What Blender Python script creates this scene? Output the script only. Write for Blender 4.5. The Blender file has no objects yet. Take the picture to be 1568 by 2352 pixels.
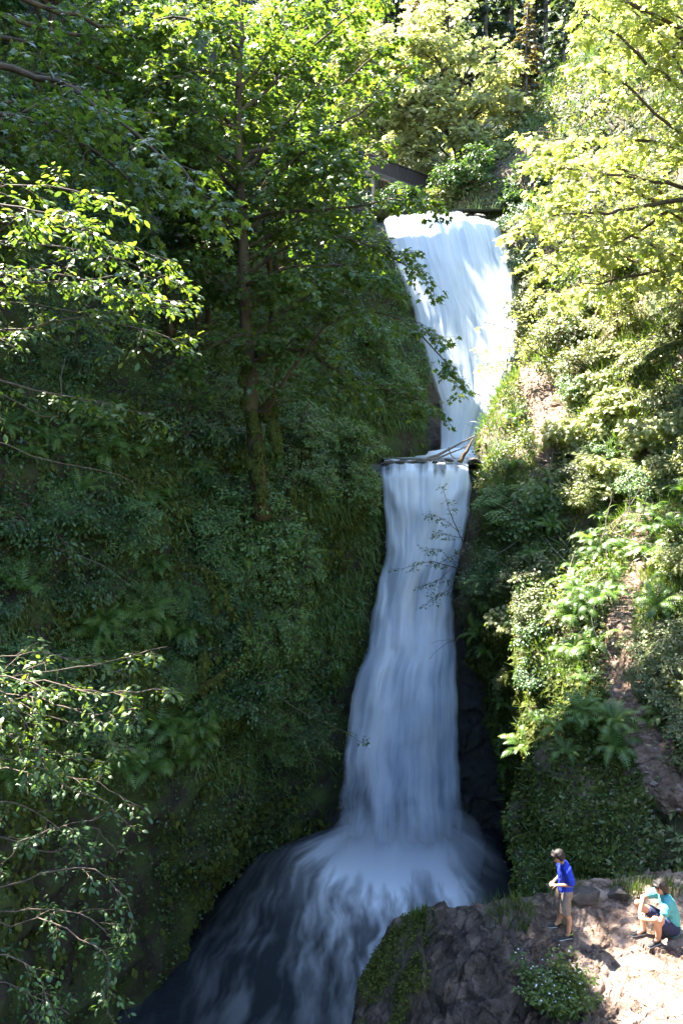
import bpy, bmesh, math, random
import numpy as np
from mathutils import Vector, Matrix
from mathutils.bvhtree import BVHTree

# ------------------------------------------------------------------ camera, light, exposure
scene = bpy.context.scene
COL = scene.collection
PITCH = math.radians(5.76)
F = 1176.0 / math.tan(math.radians(32.5))

cam_d = bpy.data.cameras.new('camera')
cam_d.sensor_fit = 'VERTICAL'
cam_d.angle = math.radians(65.0)
cam_d.clip_start = 0.1
cam_d.clip_end = 2000
cam = bpy.data.objects.new('camera', cam_d)
COL.objects.link(cam)
cam.location = (0, 0, 0)
cam.rotation_euler = (math.pi / 2 - PITCH, 0, 0)
scene.camera = cam

SUN = Vector((-0.42, 0.34, 0.84)).normalized()
world = bpy.data.worlds.new('World')
scene.world = world
world.use_nodes = True
wt = world.node_tree
bg = wt.nodes.get('Background') or wt.nodes.new('ShaderNodeBackground')
sky = wt.nodes.new('ShaderNodeTexSky')
sky.sky_type = 'NISHITA'
sky.sun_disc = False
sky.sun_elevation = math.asin(SUN.z)
sky.sun_rotation = math.atan2(SUN.x, SUN.y)
wt.links.new(sky.outputs[0], bg.inputs[0])
bg.inputs[1].default_value = 0.09
sky.dust_density = 0.4
sky.ozone_density = 2.5
sd = bpy.data.lights.new('sun', 'SUN')
sd.energy = 5.0
sd.angle = math.radians(0.5)
sd.color = (1.0, 0.93, 0.82)
sun = bpy.data.objects.new('sun', sd)
COL.objects.link(sun)
sun.rotation_euler = SUN.to_track_quat('Z', 'Y').to_euler()
scene.view_settings.view_transform = 'Standard'
scene.view_settings.look = 'None'
scene.view_settings.exposure = 3.75
scene.view_settings.gamma = 1.0
scene.view_settings.use_curve_mapping = False
cy = scene.cycles
cy.max_bounces = 8
cy.diffuse_bounces = 5
cy.glossy_bounces = 2
cy.transmission_bounces = 4
cy.transparent_max_bounces = 8
cy.volume_bounces = 4
cy.caustics_reflective = False
cy.caustics_refractive = False

RNG = np.random.default_rng(11)
R = random.Random(5)

# ------------------------------------------------------------------ helpers
def ray(u, v):
    a, b = (u - 784.0) / F, (1176.0 - v) / F
    c, s = math.cos(PITCH), math.sin(PITCH)
    return np.array([a, c + b * s, -s + b * c])

def P(u, v, y):
    r = ray(u, v)
    return r * (y / r[1])

def PZ(u, v, z):
    r = ray(u, v)
    return r * (z / r[2])

def proj(p):
    p = np.asarray(p)
    c, s = math.cos(PITCH), math.sin(PITCH)
    zf = p[..., 1] * c - p[..., 2] * s
    yu = p[..., 1] * s + p[..., 2] * c
    zf = np.where(zf < 0.05, 0.05, zf)
    return 784 + F * p[..., 0] / zf, 1176 - F * yu / zf, zf

def _hash(ix, iy, iz, seed):
    h = (ix.astype(np.int64) * 374761393 + iy.astype(np.int64) * 668265263 + iz.astype(np.int64) * 2147483647 + seed * 974711) & 0xFFFFFFFF
    h = ((h ^ (h >> 13)) * 1274126177) & 0xFFFFFFFF
    h = ((h ^ (h >> 15)) * 2246822519) & 0xFFFFFFFF
    return ((h ^ (h >> 16)) & 0xFFFFFF) / float(0xFFFFFF)

def vnoise(p, seed=0):
    p = np.asarray(p, float)
    i = np.floor(p); f = p - i
    f = f * f * f * (f * (f * 6 - 15) + 10)
    i = i.astype(np.int64)
    out = 0
    for dx in (0, 1):
        wx = f[..., 0] if dx else 1 - f[..., 0]
        for dy in (0, 1):
            wy = f[..., 1] if dy else 1 - f[..., 1]
            for dz in (0, 1):
                wz = f[..., 2] if dz else 1 - f[..., 2]
                out = out + wx * wy * wz * _hash(i[..., 0] + dx, i[..., 1] + dy, i[..., 2] + dz, seed)
    return out * 2 - 1

def fbm(p, octv=4, seed=0, gain=0.5):
    p = np.asarray(p, float)
    a, s, t = 1.0, 0, 0
    for k in range(octv):
        s = s + a * vnoise(p * (2.03 ** k) + 17.3 * k, seed + k)
        t += a
        a *= gain
    return s / t

def facets(p, seed, slope):
    """height of randomly tilted planes, one per Voronoi cell (2D)"""
    p = np.asarray(p, float)
    i = np.floor(p).astype(np.int64)
    best = np.full(p.shape[:-1], 9.0); h = np.zeros(p.shape[:-1])
    for dx in (-1, 0, 1):
        for dy in (-1, 0, 1):
            a, b, c = i[..., 0] + dx, i[..., 1] + dy, i[..., 2] * 0
            ox = p[..., 0] - a - _hash(a, b, c, seed); oy = p[..., 1] - b - _hash(a, b, c, seed + 1)
            d = ox * ox + oy * oy
            g = (ox * (_hash(a, b, c, seed + 2) - 0.5) + oy * (_hash(a, b, c, seed + 3) - 0.5)) * slope + (_hash(a, b, c, seed + 4) - 0.5) * 0.5 * slope
            n = d < best
            best = np.where(n, d, best); h = np.where(n, g, h)
    return h

def voro(p, seed=0):
    """F1 and F2 - F1 and the cell's random value, 3D"""
    p = np.asarray(p, float)
    i = np.floor(p).astype(np.int64)
    f1 = np.full(p.shape[:-1], 9.0); f2 = f1.copy(); cid = np.zeros(p.shape[:-1])
    for dx in (-1, 0, 1):
        for dy in (-1, 0, 1):
            for dz in (-1, 0, 1):
                a, b, c = i[..., 0] + dx, i[..., 1] + dy, i[..., 2] + dz
                q = np.stack([a + _hash(a, b, c, seed), b + _hash(a, b, c, seed + 1), c + _hash(a, b, c, seed + 2)], -1)
                d = np.linalg.norm(q - p, axis=-1)
                near = d < f1
                f2 = np.where(near, f1, np.minimum(f2, d))
                cid = np.where(near, _hash(a, b, c, seed + 5), cid)
                f1 = np.where(near, d, f1)
    return f1, f2 - f1, cid

def unit(v):
    v = np.asarray(v, float)
    return v / (np.linalg.norm(v, axis=-1, keepdims=True) + 1e-9)

def mesh_np(name, verts, faces, mat=None, smooth=False, uv=None, attrs=None):
    """faces: list of (M,k) int arrays"""
    me = bpy.data.meshes.new(name)
    verts = np.asarray(verts, np.float32)
    faces = [np.asarray(f, np.int32) for f in faces if len(f)]
    nl = sum(f.size for f in faces); nf = sum(len(f) for f in faces)
    me.vertices.add(len(verts)); me.vertices.foreach_set('co', verts.ravel())
    me.loops.add(nl); me.polygons.add(nf)
    lv = np.concatenate([f.ravel() for f in faces])
    me.loops.foreach_set('vertex_index', lv)
    tot = np.concatenate([np.full(len(f), f.shape[1], np.int32) for f in faces])
    st = np.concatenate([[0], np.cumsum(tot)[:-1]]).astype(np.int32)
    me.polygons.foreach_set('loop_start', st)
    me.polygons.foreach_set('use_smooth', np.full(nf, smooth, bool))
    me.update(calc_edges=True)
    if uv is not None:
        l = me.uv_layers.new(name='UVMap')
        l.data.foreach_set('uv', np.asarray(uv, np.float32)[lv].ravel())
    for k, a in (attrs or {}).items():
        at = me.attributes.new(k, 'FLOAT', 'POINT')
        at.data.foreach_set('value', np.asarray(a, np.float32).ravel())
    if mat: me.materials.append(mat)
    me.validate()
    return me

def link(name, data, parent=None, **props):
    o = bpy.data.objects.new(name, data)
    COL.objects.link(o)
    if parent is not None: o.parent = parent
    for k, v in props.items():
        if v is not None: o[k] = v
    return o

def thing(name, label, cat, group=None, loc=(0, 0, 0), data=None):
    o = link(name, data, None, label=label, category=cat, group=group)
    o.location = [float(q) for q in loc]
    return o

def grid_faces(n, m):
    a = np.arange(n * m).reshape(n, m)
    return np.stack([a[:-1, :-1], a[1:, :-1], a[1:, 1:], a[:-1, 1:]], -1).reshape(-1, 4)

def tubes(polys, sides=6):
    """list of (pts (n,3), radii (n,)) -> verts, [quads, tris]"""
    V, Q, off = [], [], 0
    ang = np.linspace(0, 2 * math.pi, sides, endpoint=False)
    ca, sa = np.cos(ang)[None, :, None], np.sin(ang)[None, :, None]
    k = np.arange(sides); k1 = (k + 1) % sides
    T = []
    for pts, rad in polys:
        pts = np.asarray(pts, float); rad = np.asarray(rad, float)
        n = len(pts)
        t = np.gradient(pts, axis=0); t = unit(t)
        ref = np.array([0.31, 0.21, 0.93]) if abs(t[0, 2]) < 0.8 else np.array([0.9, 0.31, 0.2])
        a = unit(np.cross(t, ref)); b = np.cross(t, a)
        ring = pts[:, None, :] + rad[:, None, None] * (ca * a[:, None, :] + sa * b[:, None, :])
        V.append(ring.reshape(-1, 3))
        for i in range(n - 1):
            r0 = off + i * sides; r1 = r0 + sides
            Q.append(np.stack([r0 + k, r0 + k1, r1 + k1, r1 + k], -1))
        V.append(pts[[0, -1]])
        c0 = off + n * sides; e = off + (n - 1) * sides
        T.append(np.stack([np.full(sides, c0), off + k1, off + k], -1))
        T.append(np.stack([np.full(sides, c0 + 1), e + k, e + k1], -1))
        off += n * sides + 2
    return np.concatenate(V), [np.concatenate(Q), np.concatenate(T)]

def resample(pts, n):
    pts = np.asarray(pts, float)
    m = len(pts)
    t = np.linspace(0, m - 1, n)
    out = np.zeros((n, 3))
    for j in range(n):
        i = min(int(t[j]), m - 2); f = t[j] - i
        p0, p1, p2, p3 = pts[max(i - 1, 0)], pts[i], pts[i + 1], pts[min(i + 2, m - 1)]
        out[j] = 0.5 * (2 * p1 + (p2 - p0) * f + (2 * p0 - 5 * p1 + 4 * p2 - p3) * f * f + (3 * p1 - p0 - 3 * p2 + p3) * f ** 3)
    return out

# ------------------------------------------------------------------ materials
def mat_new(name):
    m = bpy.data.materials.new(name)
    m.use_nodes = True
    nt = m.node_tree
    for n in list(nt.nodes): nt.nodes.remove(n)
    out = nt.nodes.new('ShaderNodeOutputMaterial')
    return m, nt, out

def N(nt, typ, **kw):
    n = nt.nodes.new(typ)
    for k, v in kw.items():
        if k.startswith('i_'):
            key = k[2:].replace('_', ' ')
            n.inputs[key].default_value = v
        else: setattr(n, k, v)
    return n

def ramp(nt, src, stops):
    r = nt.nodes.new('ShaderNodeValToRGB')
    e = r.color_ramp.elements
    while len(e) > 1: e.remove(e[-1])
    e[0].position = stops[0][0]; e[0].color = (*stops[0][1], 1)
    for p, c in stops[1:]:
        q = e.new(p); q.color = (*c, 1)
    nt.links.new(src, r.inputs[0])
    return r.outputs[0]

def mixc(nt, fac, a, b):
    m = nt.nodes.new('ShaderNodeMix'); m.data_type = 'RGBA'
    for sock, val in ((m.inputs[0], fac), (m.inputs[6], a), (m.inputs[7], b)):
        if isinstance(val, (tuple, list)): sock.default_value = (*val[:3], 1)
        elif isinstance(val, (int, float)): sock.default_value = val
        else: nt.links.new(val, sock)
    return m.outputs[2]

def math_n(nt, op, a, b=None, c=None, clamp=False):
    m = nt.nodes.new('ShaderNodeMath'); m.operation = op; m.use_clamp = clamp
    for i, v in enumerate((a, b, c)):
        if v is None: continue
        if isinstance(v, (int, float)): m.inputs[i].default_value = v
        else: nt.links.new(v, m.inputs[i])
    return m.outputs[0]

def leaf_mat(name, stops, trans=0.4, tcol=(1.8, 1.9, 0.7), rough=0.42, obj=False, spec=0.5):
    m, nt, out = mat_new(name)
    if obj: rnd = N(nt, 'ShaderNodeObjectInfo').outputs['Random']
    else: rnd = N(nt, 'ShaderNodeNewGeometry').outputs['Random Per Island']
    col = ramp(nt, rnd, stops)
    pb = N(nt, 'ShaderNodeBsdfPrincipled', i_Roughness=rough)
    pb.inputs['Specular IOR Level'].default_value = spec
    nt.links.new(col, pb.inputs['Base Color'])
    tr = N(nt, 'ShaderNodeBsdfTranslucent')
    mul = nt.nodes.new('ShaderNodeMix'); mul.data_type = 'RGBA'; mul.blend_type = 'MULTIPLY'; mul.inputs[0].default_value = 1
    nt.links.new(col, mul.inputs[6]); mul.inputs[7].default_value = (*tcol, 1)
    nt.links.new(mul.outputs[2], tr.inputs[0])
    mx = N(nt, 'ShaderNodeMixShader'); mx.inputs[0].default_value = trans
    nt.links.new(pb.outputs[0], mx.inputs[1]); nt.links.new(tr.outputs[0], mx.inputs[2])
    nt.links.new(mx.outputs[0], out.inputs[0])
    return m

def noise_mat(name, stops, scale=2.0, detail=8, rough=0.85, bump=0.4, bscale=None, bdist=0.05, spec=0.3, stretch=None, stops2=None, scale2=0.4):
    m, nt, out = mat_new(name)
    tc = N(nt, 'ShaderNodeTexCoord')
    src = tc.outputs['Object']
    if stretch:
        mp = N(nt, 'ShaderNodeMapping'); mp.inputs['Scale'].default_value = stretch
        nt.links.new(src, mp.inputs[0]); src = mp.outputs[0]
    nz = N(nt, 'ShaderNodeTexNoise', i_Scale=scale, i_Detail=detail, i_Roughness=0.65)
    nt.links.new(src, nz.inputs['Vector'])
    col = ramp(nt, nz.outputs[0], stops)
    if stops2:
        n2 = N(nt, 'ShaderNodeTexNoise', i_Scale=scale2, i_Detail=6, i_Roughness=0.6)
        nt.links.new(src, n2.inputs['Vector'])
        f = ramp(nt, n2.outputs[0], [(0.42, (0, 0, 0)), (0.58, (1, 1, 1))])
        c2 = ramp(nt, nz.outputs[0], stops2)
        col = mixc(nt, f, col, c2)
    pb = N(nt, 'ShaderNodeBsdfPrincipled', i_Roughness=rough)
    pb.inputs['Specular IOR Level'].default_value = spec
    nt.links.new(col, pb.inputs['Base Color'])
    if bump:
        nb = N(nt, 'ShaderNodeTexNoise', i_Scale=bscale or scale * 4, i_Detail=10, i_Roughness=0.7)
        nt.links.new(src, nb.inputs['Vector'])
        b = N(nt, 'ShaderNodeBump', i_Strength=bump, i_Distance=bdist)
        nt.links.new(nb.outputs[0], b.inputs['Height'])
        nt.links.new(b.outputs[0], pb.inputs['Normal'])
    nt.links.new(pb.outputs[0], out.inputs[0])
    return m

def plain(name, c, rough=0.7, spec=0.3, var=0.15, scale=30):
    d = tuple(q * (1 - var) for q in c); l = tuple(min(1, q * (1 + var)) for q in c)
    return noise_mat(name, [(0.35, d), (0.65, l)], scale=scale, detail=4, rough=rough, bump=0.15, bdist=0.01, spec=spec)

M = {}
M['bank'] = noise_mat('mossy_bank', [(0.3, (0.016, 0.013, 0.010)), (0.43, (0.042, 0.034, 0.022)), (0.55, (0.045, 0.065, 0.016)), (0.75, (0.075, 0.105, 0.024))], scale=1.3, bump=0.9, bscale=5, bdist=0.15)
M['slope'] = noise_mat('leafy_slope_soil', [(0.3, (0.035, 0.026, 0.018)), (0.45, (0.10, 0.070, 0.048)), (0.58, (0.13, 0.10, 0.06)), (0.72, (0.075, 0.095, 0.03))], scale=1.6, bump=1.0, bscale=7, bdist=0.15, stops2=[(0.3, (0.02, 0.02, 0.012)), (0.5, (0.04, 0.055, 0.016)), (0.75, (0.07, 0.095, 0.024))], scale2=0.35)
M['wet_rock'] = noise_mat('wet_rock', [(0.3, (0.022, 0.020, 0.020)), (0.5, (0.06, 0.055, 0.053)), (0.68, (0.045, 0.058, 0.020)), (0.8, (0.06, 0.08, 0.025))], scale=2.2, rough=0.4, bump=0.9, bscale=7, bdist=0.12, spec=0.4)
M['soil'] = noise_mat('trail_soil', [(0.3, (0.075, 0.048, 0.034)), (0.5, (0.17, 0.112, 0.08)), (0.72, (0.28, 0.20, 0.155))], scale=6, bump=1.0, bscale=18, bdist=0.06)
M['hill'] = noise_mat('forest_floor', [(0.3, (0.02, 0.025, 0.01)), (0.6, (0.05, 0.06, 0.02)), (0.8, (0.09, 0.07, 0.04))], scale=0.6, bump=0.6, bdist=0.3)
M['bark'] = noise_mat('mossy_bark', [(0.3, (0.028, 0.019, 0.011)), (0.5, (0.075, 0.050, 0.030)), (0.66, (0.08, 0.07, 0.026)), (0.8, (0.10, 0.095, 0.028))], scale=3.5, bump=0.9, bscale=22, bdist=0.03, stretch=(1, 1, 0.35))
M['grey_bark'] = noise_mat('grey_bark', [(0.3, (0.05, 0.043, 0.035)), (0.55, (0.13, 0.115, 0.095)), (0.75, (0.20, 0.18, 0.15))], scale=5, bump=0.8, bscale=25, bdist=0.02, stretch=(1, 1, 0.3))
M['twig'] = noise_mat('twig_bark', [(0.3, (0.05, 0.035, 0.025)), (0.7, (0.14, 0.105, 0.08))], scale=12, bump=0.3, bdist=0.01)
M['dry_wood'] = noise_mat('driftwood', [(0.3, (0.09, 0.075, 0.06)), (0.7, (0.26, 0.22, 0.18))], scale=8, bump=0.5, bdist=0.01)
M['moss'] = noise_mat('moss', [(0.3, (0.028, 0.027, 0.009)), (0.55, (0.058, 0.058, 0.015)), (0.75, (0.09, 0.09, 0.022))], scale=7, bump=1.0, bscale=40, bdist=0.04, rough=0.95, spec=0.1)
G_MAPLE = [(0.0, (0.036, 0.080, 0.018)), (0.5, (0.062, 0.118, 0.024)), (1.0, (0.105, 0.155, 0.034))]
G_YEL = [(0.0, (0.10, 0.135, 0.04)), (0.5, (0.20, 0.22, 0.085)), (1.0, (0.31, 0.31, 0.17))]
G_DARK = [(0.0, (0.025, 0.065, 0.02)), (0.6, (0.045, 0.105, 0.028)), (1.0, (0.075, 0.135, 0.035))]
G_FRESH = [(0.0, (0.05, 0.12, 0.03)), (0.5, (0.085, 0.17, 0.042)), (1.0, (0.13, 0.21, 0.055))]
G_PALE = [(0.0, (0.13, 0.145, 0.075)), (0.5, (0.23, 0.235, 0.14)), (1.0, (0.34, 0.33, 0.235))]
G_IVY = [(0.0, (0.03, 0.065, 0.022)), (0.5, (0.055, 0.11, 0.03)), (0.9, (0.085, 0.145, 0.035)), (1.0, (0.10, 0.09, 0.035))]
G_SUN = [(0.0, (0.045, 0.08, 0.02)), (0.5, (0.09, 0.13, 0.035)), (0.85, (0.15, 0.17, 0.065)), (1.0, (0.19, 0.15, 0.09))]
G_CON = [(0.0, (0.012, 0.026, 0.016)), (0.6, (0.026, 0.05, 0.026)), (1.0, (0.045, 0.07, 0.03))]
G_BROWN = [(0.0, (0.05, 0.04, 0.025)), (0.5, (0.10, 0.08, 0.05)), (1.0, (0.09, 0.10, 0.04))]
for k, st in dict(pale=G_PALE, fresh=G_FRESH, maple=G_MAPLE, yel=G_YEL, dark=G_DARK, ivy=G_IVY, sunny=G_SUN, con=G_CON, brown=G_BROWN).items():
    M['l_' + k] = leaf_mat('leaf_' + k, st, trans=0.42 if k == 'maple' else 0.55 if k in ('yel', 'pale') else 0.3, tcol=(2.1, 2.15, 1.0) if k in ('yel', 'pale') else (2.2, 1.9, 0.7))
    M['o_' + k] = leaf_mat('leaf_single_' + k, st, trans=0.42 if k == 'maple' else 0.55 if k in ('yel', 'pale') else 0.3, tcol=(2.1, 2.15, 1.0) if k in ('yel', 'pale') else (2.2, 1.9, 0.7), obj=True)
M['fern'] = leaf_mat('fern_frond', [(0, (0.055, 0.115, 0.02)), (0.5, (0.085, 0.165, 0.028)), (1, (0.13, 0.20, 0.04))], trans=0.35, obj=True)
M['moss_strand'] = leaf_mat('moss_strand', [(0, (0.032, 0.042, 0.010)), (0.5, (0.06, 0.076, 0.015)), (1, (0.09, 0.105, 0.024))], trans=0.15, rough=0.9, spec=0.1)
M['grass'] = leaf_mat('grass_blade', [(0, (0.05, 0.10, 0.02)), (0.7, (0.08, 0.13, 0.025)), (1, (0.13, 0.13, 0.05))], trans=0.3)
M['petal'] = plain('petal', (0.75, 0.76, 0.80), var=0.05)

# ------------------------------------------------------------------ terrain
ZP = -14.4           # pool level

def rbf(pts, vals, smooth=0.02):
    pts = np.asarray(pts, float); vals = np.asarray(vals, float)
    def k(d2): return np.where(d2 > 1e-9, d2 * np.log(d2 + 1e-12) * 0.5, 0)
    n = len(pts)
    d2 = ((pts[:, None] - pts[None]) ** 2).sum(-1)
    A = np.zeros((n + 3, n + 3))
    A[:n, :n] = k(d2) + np.eye(n) * smooth * n
    A[:n, n] = 1; A[:n, n + 1:] = pts
    A[n, :n] = 1; A[n + 1:, :n] = pts.T
    w = np.linalg.solve(A, np.concatenate([vals, [0, 0, 0]]))
    def f(q):
        sh = q.shape[:-1]; q = q.reshape(-1, 2)
        out = np.zeros(len(q))
        for i in range(n): out += w[i] * k(((q - pts[i]) ** 2).sum(-1))
        return (out + w[n] + q @ w[n + 1:]).reshape(sh)
    return f

LEFT = [(-30, 2300, 14.5), (-30, 2000, 15), (-30, 1700, 15.5), (-30, 1300, 17), (-30, 900, 19), (-30, 500, 21.5), (-30, 100, 24),
        (180, 2250, 18), (180, 1900, 18), (180, 1500, 18.8), (180, 1000, 20.8), (180, 500, 24.5), (180, 100, 28),
        (400, 2000, 20.3), (400, 1700, 20.5), (400, 1300, 21.5), (400, 900, 24), (400, 500, 28), (400, 150, 32),
        (560, 1900, 21.6), (575, 1800, 22), (600, 1500, 22.3), (600, 1200, 23.8), (620, 900, 27), (620, 500, 32), (620, 200, 36),
        (640, 1870, 25.4), (690, 1750, 26), (720, 1500, 26.2), (780, 1300, 26.9), (840, 1150, 28), (868, 1080, 28.7),
        (740, 1890, 27.2), (765, 1750, 27.4), (790, 1590, 27.6), (835, 1470, 28.0), (870, 1280, 28.5),
        (740, 1000, 30), (850, 1040, 32), (850, 900, 33), (950, 900, 34.6), (1000, 1040, 35.2), (1000, 920, 35.6), (920, 660, 36.8), (960, 780, 36.2),
        (800, 700, 35), (890, 600, 37.2), (870, 510, 38.2), (740, 500, 37)]
lp = [P(*c) for c in LEFT]
for (u, v) in ((330, 2300), (430, 2150), (500, 2025), (540, 1965), (640, 1930), (740, 1905)):
    lp.append(PZ(u, v, ZP))
lp += [np.array(q, float) for q in ((-9, 7, -14), (-11.5, 7, -4), (-15, 7, 6), (-18, 9, 14), (0.6, 40, 4), (-1.2, 42, 12), (-7, 44, 16), (-13, 30, 20), (-12.5, 20, 14), (-3.5, 23.9, -13), (-3.3, 23.9, -10.5), (-3.1, 23.9, -8))]
RIGHT = [(1215, 2045, 16.8), (1225, 1850, 18), (1255, 1700, 18.6), (1330, 1640, 18.6), (1450, 1700, 17.2), (1550, 1900, 15.4), (1400, 2010, 15.6), (1550, 2030, 14.6),
         (1230, 1950, 24), (1190, 1950, 26), (1160, 1800, 26.6), (1125, 1600, 27.3), (1185, 1500, 23.6), (1055, 1400, 27.2), (1065, 1260, 27.6), (1150, 1300, 25), (1250, 1400, 22),
         (1400, 1550, 19.4), (1550, 1600, 17.6), (1104, 1120, 28.4), (1200, 1100, 26.4), (1350, 1200, 23.8), (1550, 1300, 20.6),
         (1108, 1010, 30), (1130, 960, 31), (1185, 870, 32), (1225, 850, 31.8), (1250, 950, 29), (1350, 950, 27), (1550, 1000, 24), (1208, 640, 37), (1218, 760, 35.4),
         (1250, 750, 34), (1400, 750, 31), (1550, 700, 28.5), (1165, 520, 38.4), (1300, 600, 36), (1300, 470, 38.5), (1550, 430, 33)]
rp = [P(*c) for c in RIGHT] + [np.array(q, float) for q in ((7.4, 12, -8.6), (5.6, 21, -12), (5.4, 21, -9), (6.2, 22.5, -14), (8, 8, -8), (9, 5, -6), (10.5, 8, 0), (12, 12, 3), (15, 22, 10), (4.5, 42, 10), (12, 44, 18), (7, 13, -14.4), (5.5, 17, -14.4), (7.8, 9, -14),
    (6.4, 35, -0.6), (7.2, 36.5, 1), (5.9, 33, -1), (8.0, 37, 3.5), (7.8, 40, 4), (6.2, 31.5, -3), (7.5, 34, -6), (7, 30, -14), (6.6, 33.5, 1.2))]

def bank(name, pts, y0, y1, z0, z1, sign, mat, seed):
    pts = np.array(pts)
    f = rbf(pts[:, 1:], pts[:, 0])
    ny, nz = int((y1 - y0) / 0.16), int((z1 - z0) / 0.16)
    Y, Z = np.meshgrid(np.linspace(y0, y1, ny), np.linspace(z0, z1, nz), indexing='ij')
    X = f(np.stack([Y, Z], -1))
    X = np.clip(X, -24, 3.6) if sign < 0 else np.clip(X, 2.0, 18)
    p = np.stack([X, Y, Z], -1)
    ridge = 1 - np.abs(fbm(p * np.array([0.5, 0.5, 0.25]), 4, seed))
    d = 0.55 * (ridge - 0.7) + 0.28 * fbm(p * 1.3, 4, seed + 9) + 0.10 * fbm(p * 4.5, 3, seed + 20)
    tz = p[..., 2] * 0.55 + 0.9 * fbm(p * 0.35, 3, seed + 30)
    tz = tz - np.floor(tz)
    d = d + 0.42 * (tz * np.clip((1 - tz) * 5, 0, 1) - 0.4) + 0.22 * (voro(p * np.array([0.8, 0.8, 1.1]), seed + 40)[2] - 0.5)
    amp = np.where(Y > 27, 0.55, 1.0)
    p[..., 0] -= sign * d * amp
    p[..., 1] -= 0.5 * d * amp
    fc = grid_faces(ny, nz)
    if sign > 0: fc = fc[:, ::-1]
    me = mesh_np(name, p.reshape(-1, 3), [fc], mat, smooth=True)
    o = link(name, me, None, kind='structure')
    return o, p.reshape(-1, 3), fc

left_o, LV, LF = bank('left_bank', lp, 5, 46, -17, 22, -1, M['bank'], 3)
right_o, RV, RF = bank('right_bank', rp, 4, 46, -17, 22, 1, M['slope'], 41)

# falls: rows of (v, u left, u right, depth)
UP = [(480, 892, 1132, 39.6), (487, 885, 1140, 38.8), (500, 880, 1152, 38.0), (540, 889, 1168, 37.6), (600, 905, 1178, 37.3), (660, 925, 1184, 37.1), (760, 960, 1195, 36.7), (840, 985, 1195, 36.4), (920, 1001, 1180, 36.1), (1000, 1008, 1140, 35.9), (1062, 1011, 1110, 35.7)]
LO = [(1052, 876, 1090, 30.6), (1058, 872, 1093, 29.4), (1066, 872, 1093, 28.9), (1085, 873, 1092, 28.65), (1130, 876, 1086, 28.4), (1200, 884, 1072, 28.2), (1290, 877, 1054, 28.0), (1370, 865, 1046, 27.8), (1430, 852, 1044, 27.6), (1480, 838, 1048, 27.2), (1540, 815, 1052, 26.9), (1620, 795, 1056, 26.7), (1720, 780, 1059, 26.6), (1820, 765, 1066, 26.5), (1915, 748, 1078, 26.4), (1960, 742, 1082, 26.4)]

def fall_surface(rows, ns, nt_, bulge, grow=0.0, back=0.0):
    rows = np.array(rows, float)
    cum = np.concatenate([[0], np.cumsum(np.abs(np.diff(rows[:, 0])))])
    t = np.linspace(0, cum[-1], nt_)
    v = np.interp(t, cum, rows[:, 0])
    def sm(c):
        a = np.interp(t, cum, rows[:, c])
        k = max(3, nt_ // 40); ker = np.ones(k) / k
        return np.convolve(np.pad(a, k // 2, mode='edge'), ker, 'same')[k // 2: k // 2 + nt_]
    uL, uR, yy = sm(1) - grow, sm(2) + grow, sm(3)
    if not grow:
        e_ = np.stack([t * 0.022, 0 * t, 0 * t], -1); e2 = np.stack([t * 0.009 + 40, 0 * t, 0 * t], -1)
        uL = uL + 5 * fbm(e_, 2, 61) + 5 * vnoise(e2, 63); uR = uR + 5 * fbm(e_, 2, 65) + 4 * vnoise(e2, 67)
    s = np.linspace(0, 1, ns)
    U = uL[:, None] + (uR - uL)[:, None] * s[None]
    Vv = np.repeat(v[:, None], ns, 1)
    Yd = yy[:, None] + back - bulge * (np.sin(math.pi * s) ** 0.7)[None]
    a, b = (U - 784) / F, (1176 - Vv) / F
    c, sn = math.cos(PITCH), math.sin(PITCH)
    r = np.stack([a, c + b * sn, -sn + b * c], -1)
    p = r * (Yd / r[..., 1])[..., None]
    S, Tt = np.meshgrid(s, t / cum[-1], indexing='xy')
    return p, S, Tt

def cliff(name, rows, seed, grow, back):
    p, S, T = fall_surface(rows, 120, 200, 0.0, grow, back)
    d = 0.5 * fbm(p * np.array([0.9, 0.9, 0.6]), 5, seed) + 0.25 * (voro(p * np.array([0.9, 0.9, 1.6]), seed)[2] - 0.5)
    p[..., 1] -= d
    return link(name, mesh_np(name, p.reshape(-1, 3), [grid_faces(200, 120)[:, ::-1]], M['wet_rock'], True), None, kind='structure')
cliff('upper_cliff', [(512, 880, 1152, 38.2)] + UP[3:], 5, 170, 1.3)
LOC = [(1066, 872, 1093, 29.6)] + LO[3:-1] + [(1990, 742, 1082, 26.6)]
cliff('lower_cliff', LOC, 8, 150, 1.4)

# the gorge wall goes on beside and behind the viewpoint
Yn, Zn = np.meshgrid(np.linspace(-40, 6.5, 90), np.linspace(-17, 20, 70), indexing='ij')
pn_ = np.stack([-10.2 - 0.30 * np.maximum(Zn + 14, 0) - 0.05 * (6.5 - Yn) + 0 * Zn, Yn, Zn], -1)
pn_[..., 0] += 1.2 * fbm(pn_ * 0.3, 4, 55)
link('near_bank', mesh_np('near_bank', pn_.reshape(-1, 3), [grid_faces(90, 70)], M['bank'], True), None, kind='structure')

# forest hillside behind the falls
ny, nx = 110, 130
Y, X = np.meshgrid(np.linspace(38.5, 160, ny), np.linspace(-90, 90, nx), indexing='ij')
Z = 8.2 + np.maximum(0, Y - 42) * 0.62 + 0.10 * np.abs(X - 2.0) * np.minimum(1, (Y - 38) / 10) * 3.0 * np.exp(-np.abs(X) / 40) - 3.2 * np.exp(-((X - 2.6) / 3.2) ** 2) * np.exp(-(Y - 38) / 14)
Z += 1.2 * fbm(np.stack([X * 0.15, Y * 0.15, 0 * X], -1), 4, 77)
p = np.stack([X, Y, Z], -1).reshape(-1, 3)
HF = grid_faces(ny, nx)[:, ::-1]
hill_o = link('forest_hill', mesh_np('forest_hill', p, [HF], M['hill'], True), None, kind='structure')
HV = p

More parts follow.
